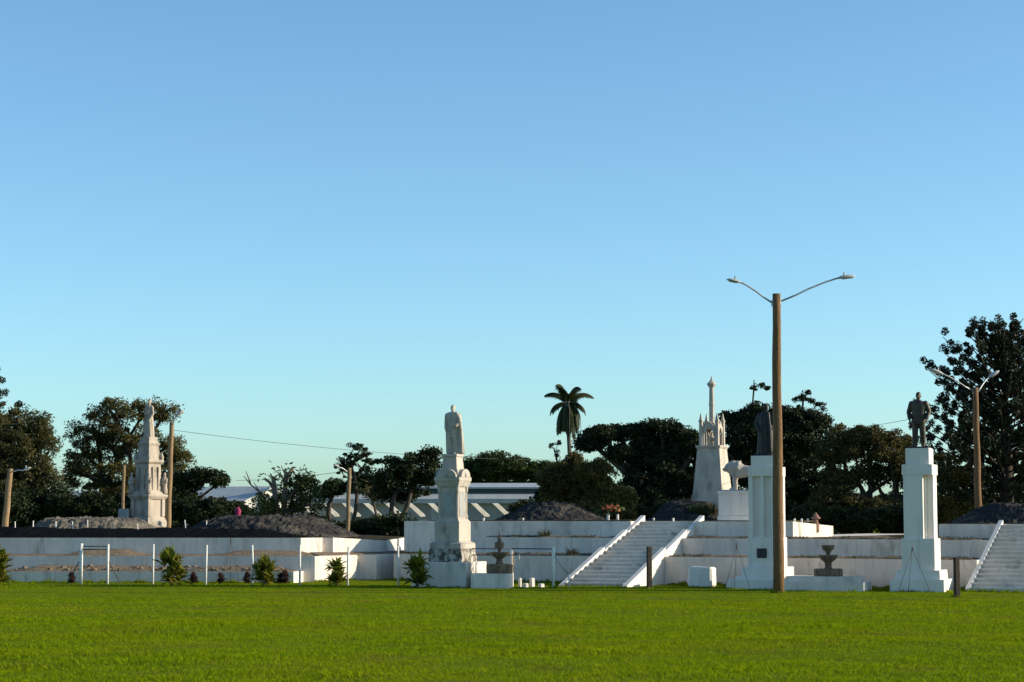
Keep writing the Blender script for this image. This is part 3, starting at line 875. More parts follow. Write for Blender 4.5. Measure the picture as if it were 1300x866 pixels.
# --- lion on plinth
D = 78.6
LR = R(20)
mon = empty('lion_monument', (WX(944, D), D, Z3 - .03), 'white plinth carrying a standing stone lion that looks left', 'monument', rz=-LR)
zz = lambda y: WZ(y, D) - Z3 + .03
MB().frus(0, 0, 0, zz(655), 1.86, 1.2, 1.80, 1.1).frus(0, 0, zz(655), zz(627), 1.76, 1.04, bev=.01).frus(0, 0, zz(627), zz(623.5), 1.84, 1.12, bev=.01).build('plinth', M['white_clean'], mon)
b = MB()
b.limb([(.62, 0, .74), (.25, 0, .76), (-.12, 0, .78)], [.19, .18, .22], 14)            # trunk, deep chest
b.limb([(-.12, 0, .66), (.25, 0, .66)], [.21, .15], 14)
b.limb([(-.12, 0, .80), (-.36, 0, .88), (-.50, -.02, .86)], [.25, .27, .22], 14)       # mane
for i in range(46):
    a, c = random.uniform(0, 6.28), random.uniform(-.2, 1)
    x = -.50 + .42 * random.random()
    r = .25
    b.ball((x, r * math.cos(a) * .95, .83 + r * math.sin(a) * .95), (.075, .06, .085), 6)
b.ball((-.58, -.02, .88), (.16, .13, .15), 12)                                         # head
b.limb([(-.66, -.03, .83), (-.76, -.035, .80)], [.085, .066], 10)                      # muzzle
b.limb([(-.64, -.03, .76), (-.74, -.03, .735)], [.045, .035], 8)                      # jaw
b.ball((-.80, -.035, .825), (.025, .03, .02), 6)
for s in (-1, 1):
    b.ball((-.52, s * .11, 1.01), (.03, .045, .05), 8)                                  # ears
    b.ball((-.685, s * .065 - .02, .90), (.02, .02, .018), 6)
    b.limb([(-.26, s * .13, .66), (-.32, s * .15, .36), (-.30, s * .15, .07)], [.115, .078, .062], 10)
    b.limb([(-.30, s * .15, .05), (-.42, s * .15, .045)], [.062, .058], 8)
    for t in (-1, 0, 1): b.ball((-.475, s * .15 + t * .035, .035), (.035, .02, .03), 6)
    fx = .10 * s
    b.limb([(.58, s * .10, .68), (.46 + fx, s * .13, .46), (.62 + fx, s * .13, .27), (.58 + fx, s * .13, .06)], [.17, .105, .06, .055], 10)
    b.limb([(.58 + fx, s * .13, .05), (.45 + fx, s * .13, .045)], [.055, .055], 8)
b.limb([(.78, 0, .78), (.92, 0, .60), (.94, 0, .35), (.88, .02, .22)], [.045, .035, .032, .055], 8)
for v in b.b.verts: v.co.x, v.co.y, v.co.z = v.co.x * .98 - .02, v.co.y, v.co.z * 1.02 + zz(623.5) + .05
b.frus(0, 0, zz(623.5) - .002, zz(623.5) + .05, 1.6, .72)
b.build_remeshed('lion', M['stone'], mon, .020, 1)

# --- two tall white pedestals with bronze figures
def pedestal(px, w, fluted):
    pos = onw(px, w)
    D = pos.y
    z_ = lambda y: max(0, WZ(y, D))
    return pos, z_
wc = M['white_clean']
pos, z_ = pedestal(977, 1.35, True)
D = pos.y
mon = empty('pedestal_statue', (WX(974, D), D, 0), 'white fluted pedestal with a black robed bronze figure, beside the tall wooden lamp pole', 'statue', rz=-R(28))
MB().frus(0, 0, -.05, .30, 2.16, 2.0, bev=.01).build('plinth', wc, mon)
MB().frus(0, 0, .298, z_(731), 1.72, 1.62, bev=.01).build('plinth_step', wc, mon)
MB().frus(0, 0, z_(731) - .002, z_(719.5), 1.36, 1.36, bev=.01).build('base_step', wc, mon)
MB().frus(0, 0, z_(719.5) - .002, z_(682), 1.02, 1.02, bev=.012).build('base_block', wc, mon)
s = MB().frus(0, 0, z_(682) - .002, z_(605), .70, .70)
for x, wd_ in ((-.40, .13), (0, .11), (.40, .13)):
    for i in range(4):
        ca, sa = round(math.cos(i * math.pi / 2)), round(math.sin(i * math.pi / 2))
        if abs(x) > .1 and i % 2: continue
        cx, cy = x * ca + .415 * sa, x * sa - .415 * ca
        if abs(x) > .1: s.frus(x, -.40 if i == 0 else .40, z_(682) - .003, z_(605) + .002, .14, .14)
        else: s.frus(cx * .97, cy * .97, z_(682) - .003, z_(605) + .002, .11 if i % 2 == 0 else .10, .11 if i % 2 else .10)
s.build('fluted_shaft', wc, mon)
MB().frus(0, 0, z_(605), z_(593), .98, .98, bev=.01).build('collar', wc, mon)
MB().frus(0, 0, z_(593) - .002, z_(579), .80, .80, bev=.01).build('top_block', wc, mon)
MB().box(-.17, .17, -.535, -.505, z_(708), z_(696)).build('plaque', M['plaque'], mon)
MB().frus(0, 0, z_(579) - .002, z_(577), .62, .62).build('statue_base', M['bronze_black'], mon)
robed_statue(mon, M['bronze_black'], z_(577.5), z_(513) - z_(577.5), 'gown')

pos, z_ = pedestal(1171, 1.5, False)
D = pos.y
mon = empty('pedestal_statue', (WX(1169, D), D, 0), 'white pedestal with a bronze man in a jacket standing feet apart, near the right staircase', 'statue', rz=-R(22))
MB().frus(0, 0, -.05, z_(735), 1.72, 1.72, bev=.01).build('plinth', wc, mon)
MB().frus(0, 0, z_(735) - .002, z_(723.5), 1.44, 1.44, 1.40, 1.40, bev=.01).build('base_step', wc, mon)
MB().frus(0, 0, z_(723.5) - .002, z_(683.5), 1.06, 1.06, bev=.015).build('base_block', wc, mon)
s = MB().frus(0, 0, z_(683.5) - .002, z_(603.5), .50, .50).frus(.23, 0, z_(683.5) - .004, z_(603.5) + .003, .46, .42).frus(-.30, 0, z_(683.5) - .004, z_(603.5) + .003, .30, .42)
for i in range(4):
    ca, sa = round(math.cos(i * math.pi / 2)), round(math.sin(i * math.pi / 2))
    if i % 2: continue
    s.frus(-.14 * ca + .36 * sa, -.14 * sa - .36 * ca, z_(683.5) - .003, z_(603.5) + .002, .62 if i % 2 == 0 else .24, .24 if i % 2 == 0 else .62)
s.build('shaft', wc, mon)
MB().frus(0, 0, z_(603.5), z_(590), .98, .98, bev=.015).build('collar', wc, mon)
MB().frus(0, 0, z_(590) - .002, z_(569.5), .76, .76, bev=.015).build('top_block', wc, mon)
MB().frus(0, 0, z_(569.5) - .002, z_(567.2), .66, .60).build('statue_base', M['bronze'], mon)
man_statue(mon, M['bronze'], z_(567.5), z_(498) - z_(567.5))

# ------------------------------------------------------------------ long grass along the wall feet
Q = []
for (a_, b_, n, h) in ((P(uS1 + .2, W1 - .08), P(uT0 - .2, W1 - .08), 3200, .17), (P(u1L, W1 - .08), P(uS0 - .2, W1 - .08), 1300, .17),
                       (P(uS0, -.10), P(uS1, -.10), 500, .10), (P(uT0, S2W0 - .1), P(uT0 + 3.6, S2W0 - .1), 700, .14),
                       (Vector((-24, 71.6, 0)), Vector((xt0, 71.1, 0)), 3800, .15), (Vector((xt1, 72.2, 0)), Vector((WX(452, 74.5), 74.5, 0)), 500, .12)):
    t = rng.random(n)
    h = h * (.35 + .65 * np.abs(np.sin(t * 31) * np.sin(t * 77 + 1)))
    base = np.array(a_)[None] * (1 - t[:, None]) + np.array(b_)[None] * t[:, None]
    base[:, 1] -= np.abs(rng.normal(0, .12, n))
    base[:, 2] = -.005
    A = rng.uniform(0, math.pi, n)
    sd = np.stack([np.cos(A), np.sin(A), A * 0], 1) * .016
    ln = rng.normal(0, .4, (n, 3)) * h[:, None]
    ln[:, 2] = h * rng.uniform(.5, 1.2, n)
    Q.append(np.stack([base - sd, base + sd, base + ln * .6 + sd * .7, base + ln], 1))
for (x_, y_, hw, n, h) in ((WX(577, 67.6), 67.6, 1.02, 500, .11), (WX(974, 65.6), 65.6, 1.25, 650, .12), (WX(1169, 64.0), 64.0, 1.08, 600, .12), (WX(1050, 64.2), 64.2, 1.2, 500, .10),
                           (WX(891, 67.4), 67.4, .52, 260, .11), (WX(988.5, 62), 62, .22, 150, .13), (WX(824, 65.4), 65.4, .13, 80, .12), (WX(1213.5, 58.8), 58.8, .13, 80, .12),
                           (WX(598, 67.6), 67.6, .10, 60, .14), (WX(648, 67.2), 67.2, .10, 60, .14), (WX(702, 66.4), 66.4, .12, 70, .14)):
    a = rng.uniform(0, 2 * math.pi, n)
    q_ = hw * (1 + np.abs(rng.normal(0, .10, n)))
    base = np.stack([x_ + q_ * np.cos(a), y_ + q_ * np.sin(a), np.full(n, -.005)], 1)
    hh_ = h * rng.uniform(.3, 1.1, n) * (.4 + .6 * np.abs(np.sin(a * 3.3 + x_)))
    A = rng.uniform(0, math.pi, n)
    sd = np.stack([np.cos(A), np.sin(A), A * 0], 1) * .016
    ln = rng.normal(0, .45, (n, 3)) * hh_[:, None]
    ln[:, 2] = hh_
    Q.append(np.stack([base - sd, base + sd, base + ln * .6 + sd * .7, base + ln], 1))
tag(quads_mesh('tall_grass', np.concatenate(Q), M['grass']), 'longer unmown grass along the feet of the white walls and stairs', 'grass', kind='stuff')

# ------------------------------------------------------------------ FOUNTAINS
D = 66.5
f = empty('fountain', (WX(634, D), D, 0), 'dark two bowl stone fountain with a statuette, right of the cloaked man monument', 'fountain')
zf = lambda y: max(0, WZ(y, D))
s = MB()
s.frus(-.24, 0, -.05, zf(728), 1.26, 1.1, bev=.015)
s.build('basin_wall', M['white'], f, False, None, -R(10))
MB().lathe([(.42, zf(728)), (.44, zf(726)), (.44, zf(717)), (.40, zf(716))], 8).build('drum', M['fount'], f)
MB().lathe([(.15, zf(716.5)), (.11, zf(714)), (.10, zf(710)), (.14, zf(708.5)), (.24, zf(706)), (.29, zf(702)), (.30, zf(701)), (.26, zf(701)), (.18, zf(704)), (.05, zf(704))], 18).build('lower_bowl', M['fount'], f, True)
MB().lathe([(.07, zf(704.5)), (.06, zf(700)), (.07, zf(696)), (.16, zf(695.5)), (.165, zf(689)), (.12, zf(688)), (.04, zf(688))], 12).build('upper_bowl', M['fount'], f)
b = MB().lathe([(.07, 0), (.08, .05), (.05, .12), (.055, .18), (.03, .21)], 10).ball((0, 0, .245), (.033, .035, .042), 8).limb([(.04, 0, .19), (.0, -.02, .30), (-.03, 0, .37)], [.018, .014, .010], 6).limb([(-.04, 0, .18), (-.08, -.03, .12)], [.018, .014], 6)
o = b.build_remeshed('statuette', M['fount'], f, .011, 1)
o.location = (0, 0, zf(688.3))
D = 64.2
f = empty('fountain', (WX(1051, D), D, 0), 'brown two bowl stone fountain on a broad low white base, between the two pedestals', 'fountain')
zf = lambda y: max(0, WZ(y, D))
MB().frus(-.1, 0, -.05, zf(738), 2.75, 1.5, bev=.012).frus(-.1, 0, zf(738) - .002, zf(731.5), 2.35, 1.25, bev=.012).build('basin_base', M['white'], f, False, None, -R(20))
MB().lathe([(.46, zf(731.8)), (.47, zf(730)), (.47, zf(723)), (.43, zf(722))], 14).build('drum', M['fount'], f)
MB().lathe([(.14, zf(722.5)), (.11, zf(720)), (.11, zf(715)), (.15, zf(713)), (.25, zf(710)), (.31, zf(706)), (.32, zf(704.5)), (.27, zf(704.5)), (.18, zf(708)), (.05, zf(708))], 18).build('lower_bowl', M['fount'], f, True)
MB().lathe([(.07, zf(708.5)), (.06, zf(703)), (.10, zf(700)), (.19, zf(697)), (.215, zf(693)), (.20, zf(692)), (.14, zf(694)), (.04, zf(694))], 14).build('upper_bowl', M['fount'], f, True)

# ------------------------------------------------------------------ white block and small stones
D = 67.4
o = MB().frus(0, 0, -.04, WZ(719.5, D), .86, .62, .84, .58, bev=.06).rough(.02, 2.5, 3).build('stone_block', M['white_clean'], None, False, (WX(891, D), D, 0), -R(24))
tag(o, 'big white painted stone block on the grass beside the centre stairs', 'block')
for px, w_, h_, d_, yb, lab in ((660, .09, .30, .12, 67.3, 'slim upright white stone beside the fountain with the statuette'),
                                (675.5, .15, .30, .14, 67.4, 'broader upright white stone, second from that fountain'),
                                (667, .17, .14, .16, 66.9, 'low white stone on the grass in front of the upright ones'),
                                (687, .17, .12, .18, 67.0, 'low yellowish white stone nearest the gate post by the stairs')):
    o = MB().frus(0, 0, -.03, h_, w_, d_, w_ * .93, d_ * .9, bev=.015).rough(.008, 9, 1).build('boundary_stone', M['white_clean'], None, False, (WX(px, yb), yb, 0), R(38))
    tag(o, lab, 'stone', 'white stones by the fountain')

# ------------------------------------------------------------------ POLES, LAMPS, FENCE
def lamp_head(parent, p0, p1, r):
    """cobra head along p0->p1, wide flat lens underneath."""
    p0, p1 = Vector(p0), Vector(p1)
    d = p1 - p0
    L_ = d.length
    d.normalize()
    sd = d.cross(Vector((0, 0, 1))).normalized()
    up = sd.cross(d)
    s = MB()
    prof = [(0, .25, .25), (.10, .45, .5), (.28, .85, .95), (.6, 1.0, 1.0), (.85, .8, .75), (1, .25, .25)]
    rings = []
    for t, a, c in prof:
        ring = []
        for j in range(12):
            an = 2 * math.pi * j / 12
            y = math.sin(an)
            ring.append(s.b.verts.new(p0 + d * L_ * t + sd * math.cos(an) * r * a + up * (y * (.62 if y > 0 else .28) * r * c)))
        rings.append(ring)
    for a, c in zip(rings, rings[1:]):
        for j in range(12): s.b.faces.new((a[j], a[(j + 1) % 12], c[(j + 1) % 12], c[j]))
    s.b.faces.new(rings[0])
    s.b.faces.new(rings[-1])
    h = s.build('lamp_head', M['lampgrey'], parent, True)
    q = MB()
    rings = []
    for t, a in ((.30, .5), (.45, .75), (.65, .8), (.85, .5)):
        rings.append([q.b.verts.new(p0 + d * L_ * t + sd * x * r * a - up * r * (.30 + .16 * (1 - x * x))) for x in (-1, -.5, 0, .5, 1)])
    top = []
    for a, c in zip(rings, rings[1:]):
        for j in range(4): q.b.faces.new((a[j], a[j + 1], c[j + 1], c[j]))
    q.build('lens', M['lens'], h, True)
    c_ = p0 + d * L_ * .45 + up * r * .62
    MB().tube([c_ - up * .03, c_ + up * .09], [.035, .03], 8).build('photocell', M['galv'], h)
def pole(name, px_b, py_b, px_t, py_t, Y, r0, r1, m, label, arms=(), cat='lamp post', zb=None, lean_y=0):
    zb = WZ(py_b, Y) if zb is None else zb
    xb, xt, zt = WX(px_b, Y, py_b), WX(px_t, Y, py_t), WZ(py_t, Y)
    e = empty(name, (xb, Y, zb), label, cat)
    n = 9
    pts = [(((xt - xb) * i / n) + .012 * math.sin(i * 1.7), lean_y * i / n, -.3 * (i == 0) + (zt - zb) * i / n) for i in range(n + 1)]
    pm = MB().tube(pts, [r0 + (r1 - r0) * i / n + (.006 if i % 3 == 1 else 0) for i in range(n + 1)], 14).build('pole', m, e, True)
    for (ax, ay, bx, by, hx, hy, dep, hr) in arms:      # attach, arm end, lamp end (pixels), depth offset, lamp radius
        A, B, H = (W(x, y, Y) for x, y in ((ax, ay), (bx, by), (hx, hy)))
        A, B, H = A - e.location, B - e.location, H - e.location
        A.y, B.y, H.y = 0, dep, dep * 1.25
        mid = (A + B) / 2 + Vector((0, 0, .03))
        q2 = B + (H - B) * .25
        arm = MB().tube([A, A * .7 + B * .3 + Vector((0, 0, -.0)), mid, A * .2 + B * .8 + Vector((0, 0, .03)), B, q2], .028, 8).build('arm', M['galv'], e, True)
        MB().tube([A - Vector((0, 0, .10)), A + Vector((0, 0, .10))], .045, 8).build('bracket', M['galv'], arm)
        lamp_head(e, B, H, hr)
    return e
E = pole('lamp_post', 988.5, 752, 985.5, 373, 62.0, .172, .125, M['wood'], 'tall wooden lamp post with two arms, nearest and highest of all',
         [(981, 385, 940, 360, 921, 356.5, -.25, .115), (990, 383, 1064, 352, 1089, 348.5, .35, .125)], zb=0)
MB().ball((.16, -.02, WZ(389, 62)), .035, 8).tube([(.12, 0, WZ(389, 62)), (.19, -.02, WZ(388.5, 62))], .012, 6).build('insulator', M['galv'], E)
pole('lamp_post', 213, 668, 218, 536, 88, .13, .10, M['wood_grey'], 'wooden lamp post with one short arm, right of the ornate left monument',
     [(218, 541, 226, 529, 236, 522.5, -.5, .15)], zb=WZ(668, 88) - .3)
pole('lamp_post', 5, 681, 13, 595, 90, .155, .12, M['wood_grey'], 'leaning wooden lamp post at the left edge with a level arm',
     [(14, 598.5, 31, 597.5, 42, 594, -.3, .11)], zb=WZ(681, 90) - .3)
pole('utility_pole', 155, 660, 157.5, 591, 96, .085, .07, M['wood_grey'], 'thin bare wooden pole left of the ornate monument', cat='pole', zb=0)
pole('lamp_post', 440, 686, 443.5, 594, 86, .10, .085, M['wood_grey'], 'wooden pole standing before the layered pine, small lamp at its top',
     [(443, 600, 432, 594, 424, 590, -.3, .11)], zb=0)
pole('lamp_post', 1242.5, 665, 1238, 492, 80, .15, .11, M['wood'], 'wooden lamp post with two arms in front of the big araucaria',
     [(1236, 497, 1195, 476, 1177, 470.5, -.4, .14), (1240, 499, 1258, 479, 1273, 469.5, .5, .15)], zb=Z3 - .3)

# fence pipes and gates
def pipe_post(px, pyt, Y, r, m, label, group, seed=0):
    x = WX(px, Y)
    zt = WZ(pyt, Y)
    o = MB().tube([(0, 0, -.2), (.008 * math.sin(seed), 0, zt * .5), (.02 * math.sin(seed * 2.1), 0, zt)], [r, r, r * .96], 10).build('fence_post', m, None, True, (x, Y, 0))
    return tag(o, label, 'fence post', group)
GF = 'white pipe posts of the left fence'
for i, (px, pyt, lab) in enumerate(((195, 691, 'white pipe fence post just left of the first whole leafy shrub'),
                                    (262, 692, 'white pipe fence post right of the first whole leafy shrub'),
                                    (321, 692, 'white pipe fence post just left of the second whole leafy shrub'),
                                    (381, 692, 'white pipe fence post below the sunlit corner of the left platform'),
                                    (442, 694, 'white pipe fence post right of the two stemmed shrub'),
                                    (506, 693, 'white pipe fence post left of the shrub beside the cloaked man monument'))):
    pipe_post(px, pyt, 69.6 - .25 * i, .036, M['pipe'], lab, GF, i)
def gate(pxa, pya, pxb, pyb, Ya, Yb, label, rails, m, mid=None, ra=.055, rb=.055):
    A, B = Vector((WX(pxa, Ya), Ya, 0)), Vector((WX(pxb, Yb), Yb, 0))
    e = empty('gate', A, label, 'gate')
    za, zb = WZ(pya, Ya), WZ(pyb, Yb)
    d = B - A
    MB().tube([(0, 0, -.2), (0, 0, za)], ra, 10).build('post', M['pipe'], e, True)
    MB().tube([d + Vector((0, 0, -.2)), d + Vector((0, 0, zb))], rb, 10).build('post', M['pipe'], e, True)
    for py in rails:
        z0 = WZ(py, Ya)
        MB().tube([Vector((0, 0, z0)), d + Vector((0, 0, z0 - .005))], .018, 8).build('rail', m, e, True)
    return e, d
e, d = gate(103.5, 690, 137.5, 691, 69.9, 69.8, 'rusty two rail gate frame between white posts before the left platform', (693.5, 697.5), M['rusty'], ra=.062, rb=.045)
MB().tube([(0, 0, .9), (-.52, .1, .0)], .018, 8).build('brace', M['rusty'], e, True)
MB().tube([d + Vector((0, 0, .85)), d + Vector((.45, .1, 0))], .018, 8).build('brace', M['rusty'], e, True)
e, d = gate(598, 696, 648.5, 699, 67.6, 67.2, 'two rail gate frame standing before the fountain with the statuette', (696.5, 704.5), M['rusty'], ra=.05, rb=.03)
MB().tube([(-.22 * 3, -.05, -.05), (-.66, -.05, .18), (-.60, -.05, .34), (-.05, 0, .98)], .022, 8).build('bent_brace', M['pipe'], e, True)
gn = MB().tube([d + Vector((.02, .02, -.2)), d + Vector((.05, 0, .35)), d + Vector((.0, .02, .62)), d + Vector((.07, 0, .82)), d + Vector((.05, 0, 1.22))], [.05, .045, .075, .05, .035], 9).rough(.012, 7).build('gnarled_post', M['dirt'], e, True)
e, d = gate(649.8, 699, 702.5, 694.5, 67.0, 66.4, 'rail gate panel ending at the braced white post by the centre stairs', (696.5, 704.5), M['rusty'], ra=.02, rb=.05)
MB().tube([d * .18 + Vector((0, 0, 1.12)), d * .18 + Vector((0, 0, .92))], .014, 6).build('rail_stub', M['pipe'], e, True)
MB().tube([d + Vector((0, 0, 1.10)), d + Vector((.50, .1, .45))], .022, 8).build('brace', M['galv'], e, True)
MB().tube([d + Vector((.50, .1, .45)), d + Vector((.56, .1, -.1))], .024, 8).build('brace_foot', M['pipe'], e, True)
for px, pyt, Y, lab in ((824, 694, 65.4, 'black square wooden post at the foot of the centre stairs'),
                        (1213.5, 707.5, 58.8, 'dark wooden post on the lawn before the right staircase')):
    o = MB().frus(0, 0, -.3, WZ(pyt, Y), .155, .155, .145, .145, bev=.012).rough(.006, 4, 2).build('wooden_post', M['post_dark'], None, False, (WX(px, Y), Y, 0), .3)
    tag(o, lab, 'post')
# tripods of thin pipe
def tripod(px, pya, Y, lab, spread=.42):
    z = WZ(pya, Y)
    e = empty('tripod_stand', (WX(px, Y), Y, 0 if pya > 686 else 0), lab, 'tripod', 'thin metal tripods')
    for a in (200, 340, 95):
        MB().tube([(math.cos(R(a)) * spread, math.sin(R(a)) * spread, -.02), (0, 0, z)], .008, 6).build('leg', M['rusty'], e, True)
    MB().tube([(0, 0, z - .05), (0, 0, z + .10)], [.03, .012], 8).build('socket', M['rusty'], e, True)
tripod(1158, 697, 62.3, 'thin metal tripod standing before the bronze man pedestal', .55)
tripod(935, 693, 64.6, 'thin metal tripod left of the fluted pedestal', .45)
tripod(293, 686, 70.6, 'thin metal tripod before the left platform between two shrubs', .36)

# ------------------------------------------------------------------ small markers on the platforms
GP = 'small white markers along the platform tops'
peg = None
for px, py, Y in ((19, 668, 77), (42, 667, 77), (71, 667.5, 77), (92, 668, 77), (111, 666, 77), (175, 671, 77), (235, 666, 77.5), (262, 667, 77.5)):
    p_ = W(px, py, Y)
    if peg is None:
        peg = MB().tube([(0, 0, -.25), (.01, 0, .18)], [.035, .028], 7).ball((.01, 0, .19), .04, 7).build('grave_marker', M['white_clean'], None, True)
        tag(peg, 'small white peg standing in the dark gravel of the left platform', 'marker', 'white pegs on the left platform')
        o = peg
    else:
        o = peg.copy()
        COL.objects.link(o)
    o.location = p_
    o.scale = (.7, .7, .8)
    o.rotation_euler = (random.uniform(-.1, .1), random.uniform(-.15, .15), random.uniform(0, 3))
bal = None
for px, w_ in ((614, 6.1), (664, 6.3), (811, 7.2), (830, 7.4), (855, 6.4), (1009, 6.9), (1018, 7.6), (1026, 8.4)):
    if bal is None:
        bal = MB().tube([(0, 0, -.05), (0, 0, .06)], [.07, .05], 10).ball((0, 0, .10), .075, 10).build('stone_ball', M['white_clean'], None, True)
        tag(bal, 'small round white stone sitting along the top edge of the tiered platform', 'stone', GP)
        o = bal
    else:
        o = bal.copy()
        COL.objects.link(o)
    o.location = onw(px, w_, Z3 + (0.0 if px > 1000 else .02))
    o.scale = (.62,) * 3
p_ = onw(1036, W3 + 2.6, Z3 - .10)
o = MB().lathe([(.13, -.3), (.13, .02), (.09, .06), (.08, .16), (.17, .20), (.17, .25), (.11, .27), (.11, .33), (.05, .36), (.03, .42)], 10).build('stone_finial', M['pinkstone'], None, False, p_)
tag(o, 'rusty pink stone finial on the sunlit wall end', 'finial')
for dx in (-.18, .18): pass
o = MB().lathe([(.08, 0), (.11, .06), (.10, .14), (.13, .26), (.09, .36), (.03, .40)], 12).rough(.03, 6).build('cloth_bundle', M['pink'], None, True, W(302, 656.5, 79.6))
tag(o, 'bright pink cloth bundle on the crest of the long dark mound', 'bundle')
# flower wreath on a white stand
e = empty('flower_arrangement', W(772, 661.5, 80), 'orange flower arrangement on a white stand beside the platform mound', 'flowers')
MB().lathe([(.08, 0), (.07, .1), (.055, .38), (.09, .42)], 10).build('stand', M['white_clean'], e, True)
C = rng.normal(0, 1, (90, 3)) * [.17, .12, .07] + [.12, 0, .50]
quads_mesh('blossoms', leaf_quads(C, .11, 1.1), M['orange'], e)
C = rng.normal(0, 1, (90, 3)) * [.24, .15, .07] + [.0, .05, .42]
quads_mesh('foliage', leaf_quads(C, .13, 1.8), M['leaf_mid'], e)
o = MB().tube([(0, 0, -.05), (0, 0, .22)], [.06, .05], 9).build('white_bottle', M['white_clean'], None, True, W(784, 660, 80))
tag(o, 'small white bottle beside the orange flowers', 'bottle')

# ------------------------------------------------------------------ SHRUBS
def ti_plant(px, pyt, Y, wpx, lab, stems=3, m='leaf_ti', group='leafy cordyline shrubs along the fence', pyb=None):
    h = WZ(pyt, Y)
    rad = wpx * Y / 2500 / 2
    e = empty('cordyline_shrub', (WX(px, Y), Y, 0), lab, 'shrub', group)
    Q = []
    for i in range(stems * 2 + 3):
        a = i * 2.4
        rr = rad * .52 * math.sqrt((i + .3) / (stems * 2 + 3))
        x0, y0 = .25 * rr * math.cos(a), .25 * rr * math.sin(a)
        hh = h * (random.uniform(.48, .70) if i < stems else (random.uniform(.28, .6) if i < stems * 2 else random.uniform(.06, .22)))
        vs = .45 + .75 * hh / h
        x1, y1 = rr * math.cos(a) * vs * 1.5, rr * math.sin(a) * vs * 1.5
        if i < stems: MB().tube([(x0, y0, -.05), (x0 * .5 + x1 * .5, y0 * .5 + y1 * .5, hh * .55), (x1, y1, hh)], [.032, .026, .02], 7).build('stem', M['bark_pale'], e, True)
        for k in range(34):
            t = random.random()
            az = random.uniform(0, 6.283)
            el = R(random.uniform(30, 86) if random.random() > .25 else random.uniform(-10, 30))
            L_ = h * random.uniform(.24, .40)
            d0 = Vector((math.cos(az) * math.cos(el), math.sin(az) * math.cos(el), math.sin(el)))
            base = Vector((x1, y1, hh * (.72 + .32 * t)))
            sd = d0.cross(Vector((0, 0, 1))).normalized() * L_ * .13
            mid = base + d0 * L_ * .55
            tip = base + d0 * L_ - Vector((0, 0, L_ * .25 * math.cos(el)))
            Q.append([base, mid + sd, tip, mid - sd])
    quads_mesh('leaves', np.array([[list(p) for p in q] for q in Q]), M[m], e)
    return e
ti_plant(-2, 687, 69.3, 36, 'leafy shrub cut off by the left edge, some leaves orange')
ti_plant(219, 687.5, 68.9, 38, 'round bushy shrub, first whole one from the left')
ti_plant(337, 697, 68.8, 40, 'broad many stemmed shrub standing before the pale rubble step', 4)
ti_plant(428, 698, 68.9, 29, 'narrow two stemmed shrub before the sunlit wall', 2)
ti_plant(530, 697, 66.3, 32, 'upright shrub right before the cloaked man monument')
GRD = 'small dark red shrubs below the left platform'
for i, (px, pyt) in enumerate(((92, 723), (246, 722), (281, 724), (314, 723), (356, 724), (363, 722))):
    ti_plant(px, pyt, 70.7 - .1 * (i % 2), 13, 'small dark red leaved shrub at the foot of the left platform', 2, 'leaf_red', GRD)

# ------------------------------------------------------------------ BACKGROUND BUILDING
BD = 122.0
BR = R(3)
bw_e = empty('long_building', (WX(560, BD), BD, 0), 'long pale low building with white slanting eave struts behind the monuments', 'building', rz=-BR)
k = BD / 2500
zb = lambda y: WZ(y, BD)
x0b, x1b = -9.2, 9.0
MB().box(x0b, x1b, 0, 8, -.1, zb(637)).build('wall', M['bldg'], bw_e)
MB().box(x0b - .4, x1b + .4, -.55, 8.3, zb(639), zb(633.5)).build('eave_beam', M['bldg'], bw_e)
q = MB()
q.hexa([(x0b - .3, -.5, zb(633.5) - .003), (x1b + .3, -.5, zb(633.5) - .003), (x1b + .3, 8, zb(633.5) - .003), (x0b - .3, 8, zb(633.5) - .003)],
       [(x0b - .3, .2, zb(627)), (x1b + .3, .2, zb(627)), (x1b + .3, 8, zb(627)), (x0b - .3, 8, zb(627))])
q.build('lower_roof', M['roof'], bw_e)
MB().box(x0b + 3.3, x1b, .6, 7.6, zb(627) - .003, zb(620.5)).build('clerestory_band', M['bldg_band'], bw_e)
q = MB().box(x0b + 3.0, x1b + .3, .2, 7.9, zb(620.5) - .002, zb(618.5))
q.hexa([(x0b + 3.0, .2, zb(618.5)), (x1b + .3, .2, zb(618.5)), (x1b + .3, 7.9, zb(618.5)), (x0b + 3.0, 7.9, zb(618.5))],
       [(x0b + 3.4, 2.5, zb(612.5)), (x1b, 2.5, zb(612.5)), (x1b, 5.5, zb(612.5)), (x0b + 3.4, 5.5, zb(612.5))])
q.build('upper_roof', M['roof'], bw_e)
for i in range(13):
    xs = -8.6 + i * 1.32
    q = MB()
    t = .10
    # strut: a slanting board, high at the eave edge and lower further back
    zt_, zl_ = zb(639) - .004, zb(656)
    q.hexa([(xs, -1.42, zt_ - .02), (xs + .34, -1.22, zt_ - .02), (xs + 1.14, -.62, zl_), (xs + .80, -.82, zl_)],
           [(xs - .03, -1.36, zt_), (xs + .31, -1.16, zt_), (xs + 1.11, -.56, zl_ + .05), (xs + .77, -.76, zl_ + .05)])
    q.build('eave_strut', M['bldg_white'], bw_e)
for i in range(5):
    xs = -7.6 + i * 3.7
    wdo = MB().box(xs, xs + .9, -.03, .02, zb(671), zb(659)).build('window', M['glass'], bw_e)
    MB().box(xs - .06, xs + .96, -.05, -.032, zb(659), zb(657.6)).build('lintel', M['bldg_white'], wdo)
for xs in (-5.4, -.4, 4.6):
    MB().box(xs - .16, xs + .16, -.54, -.24, -.1, zb(639) - .002).build('column', M['bldg_white'], bw_e)
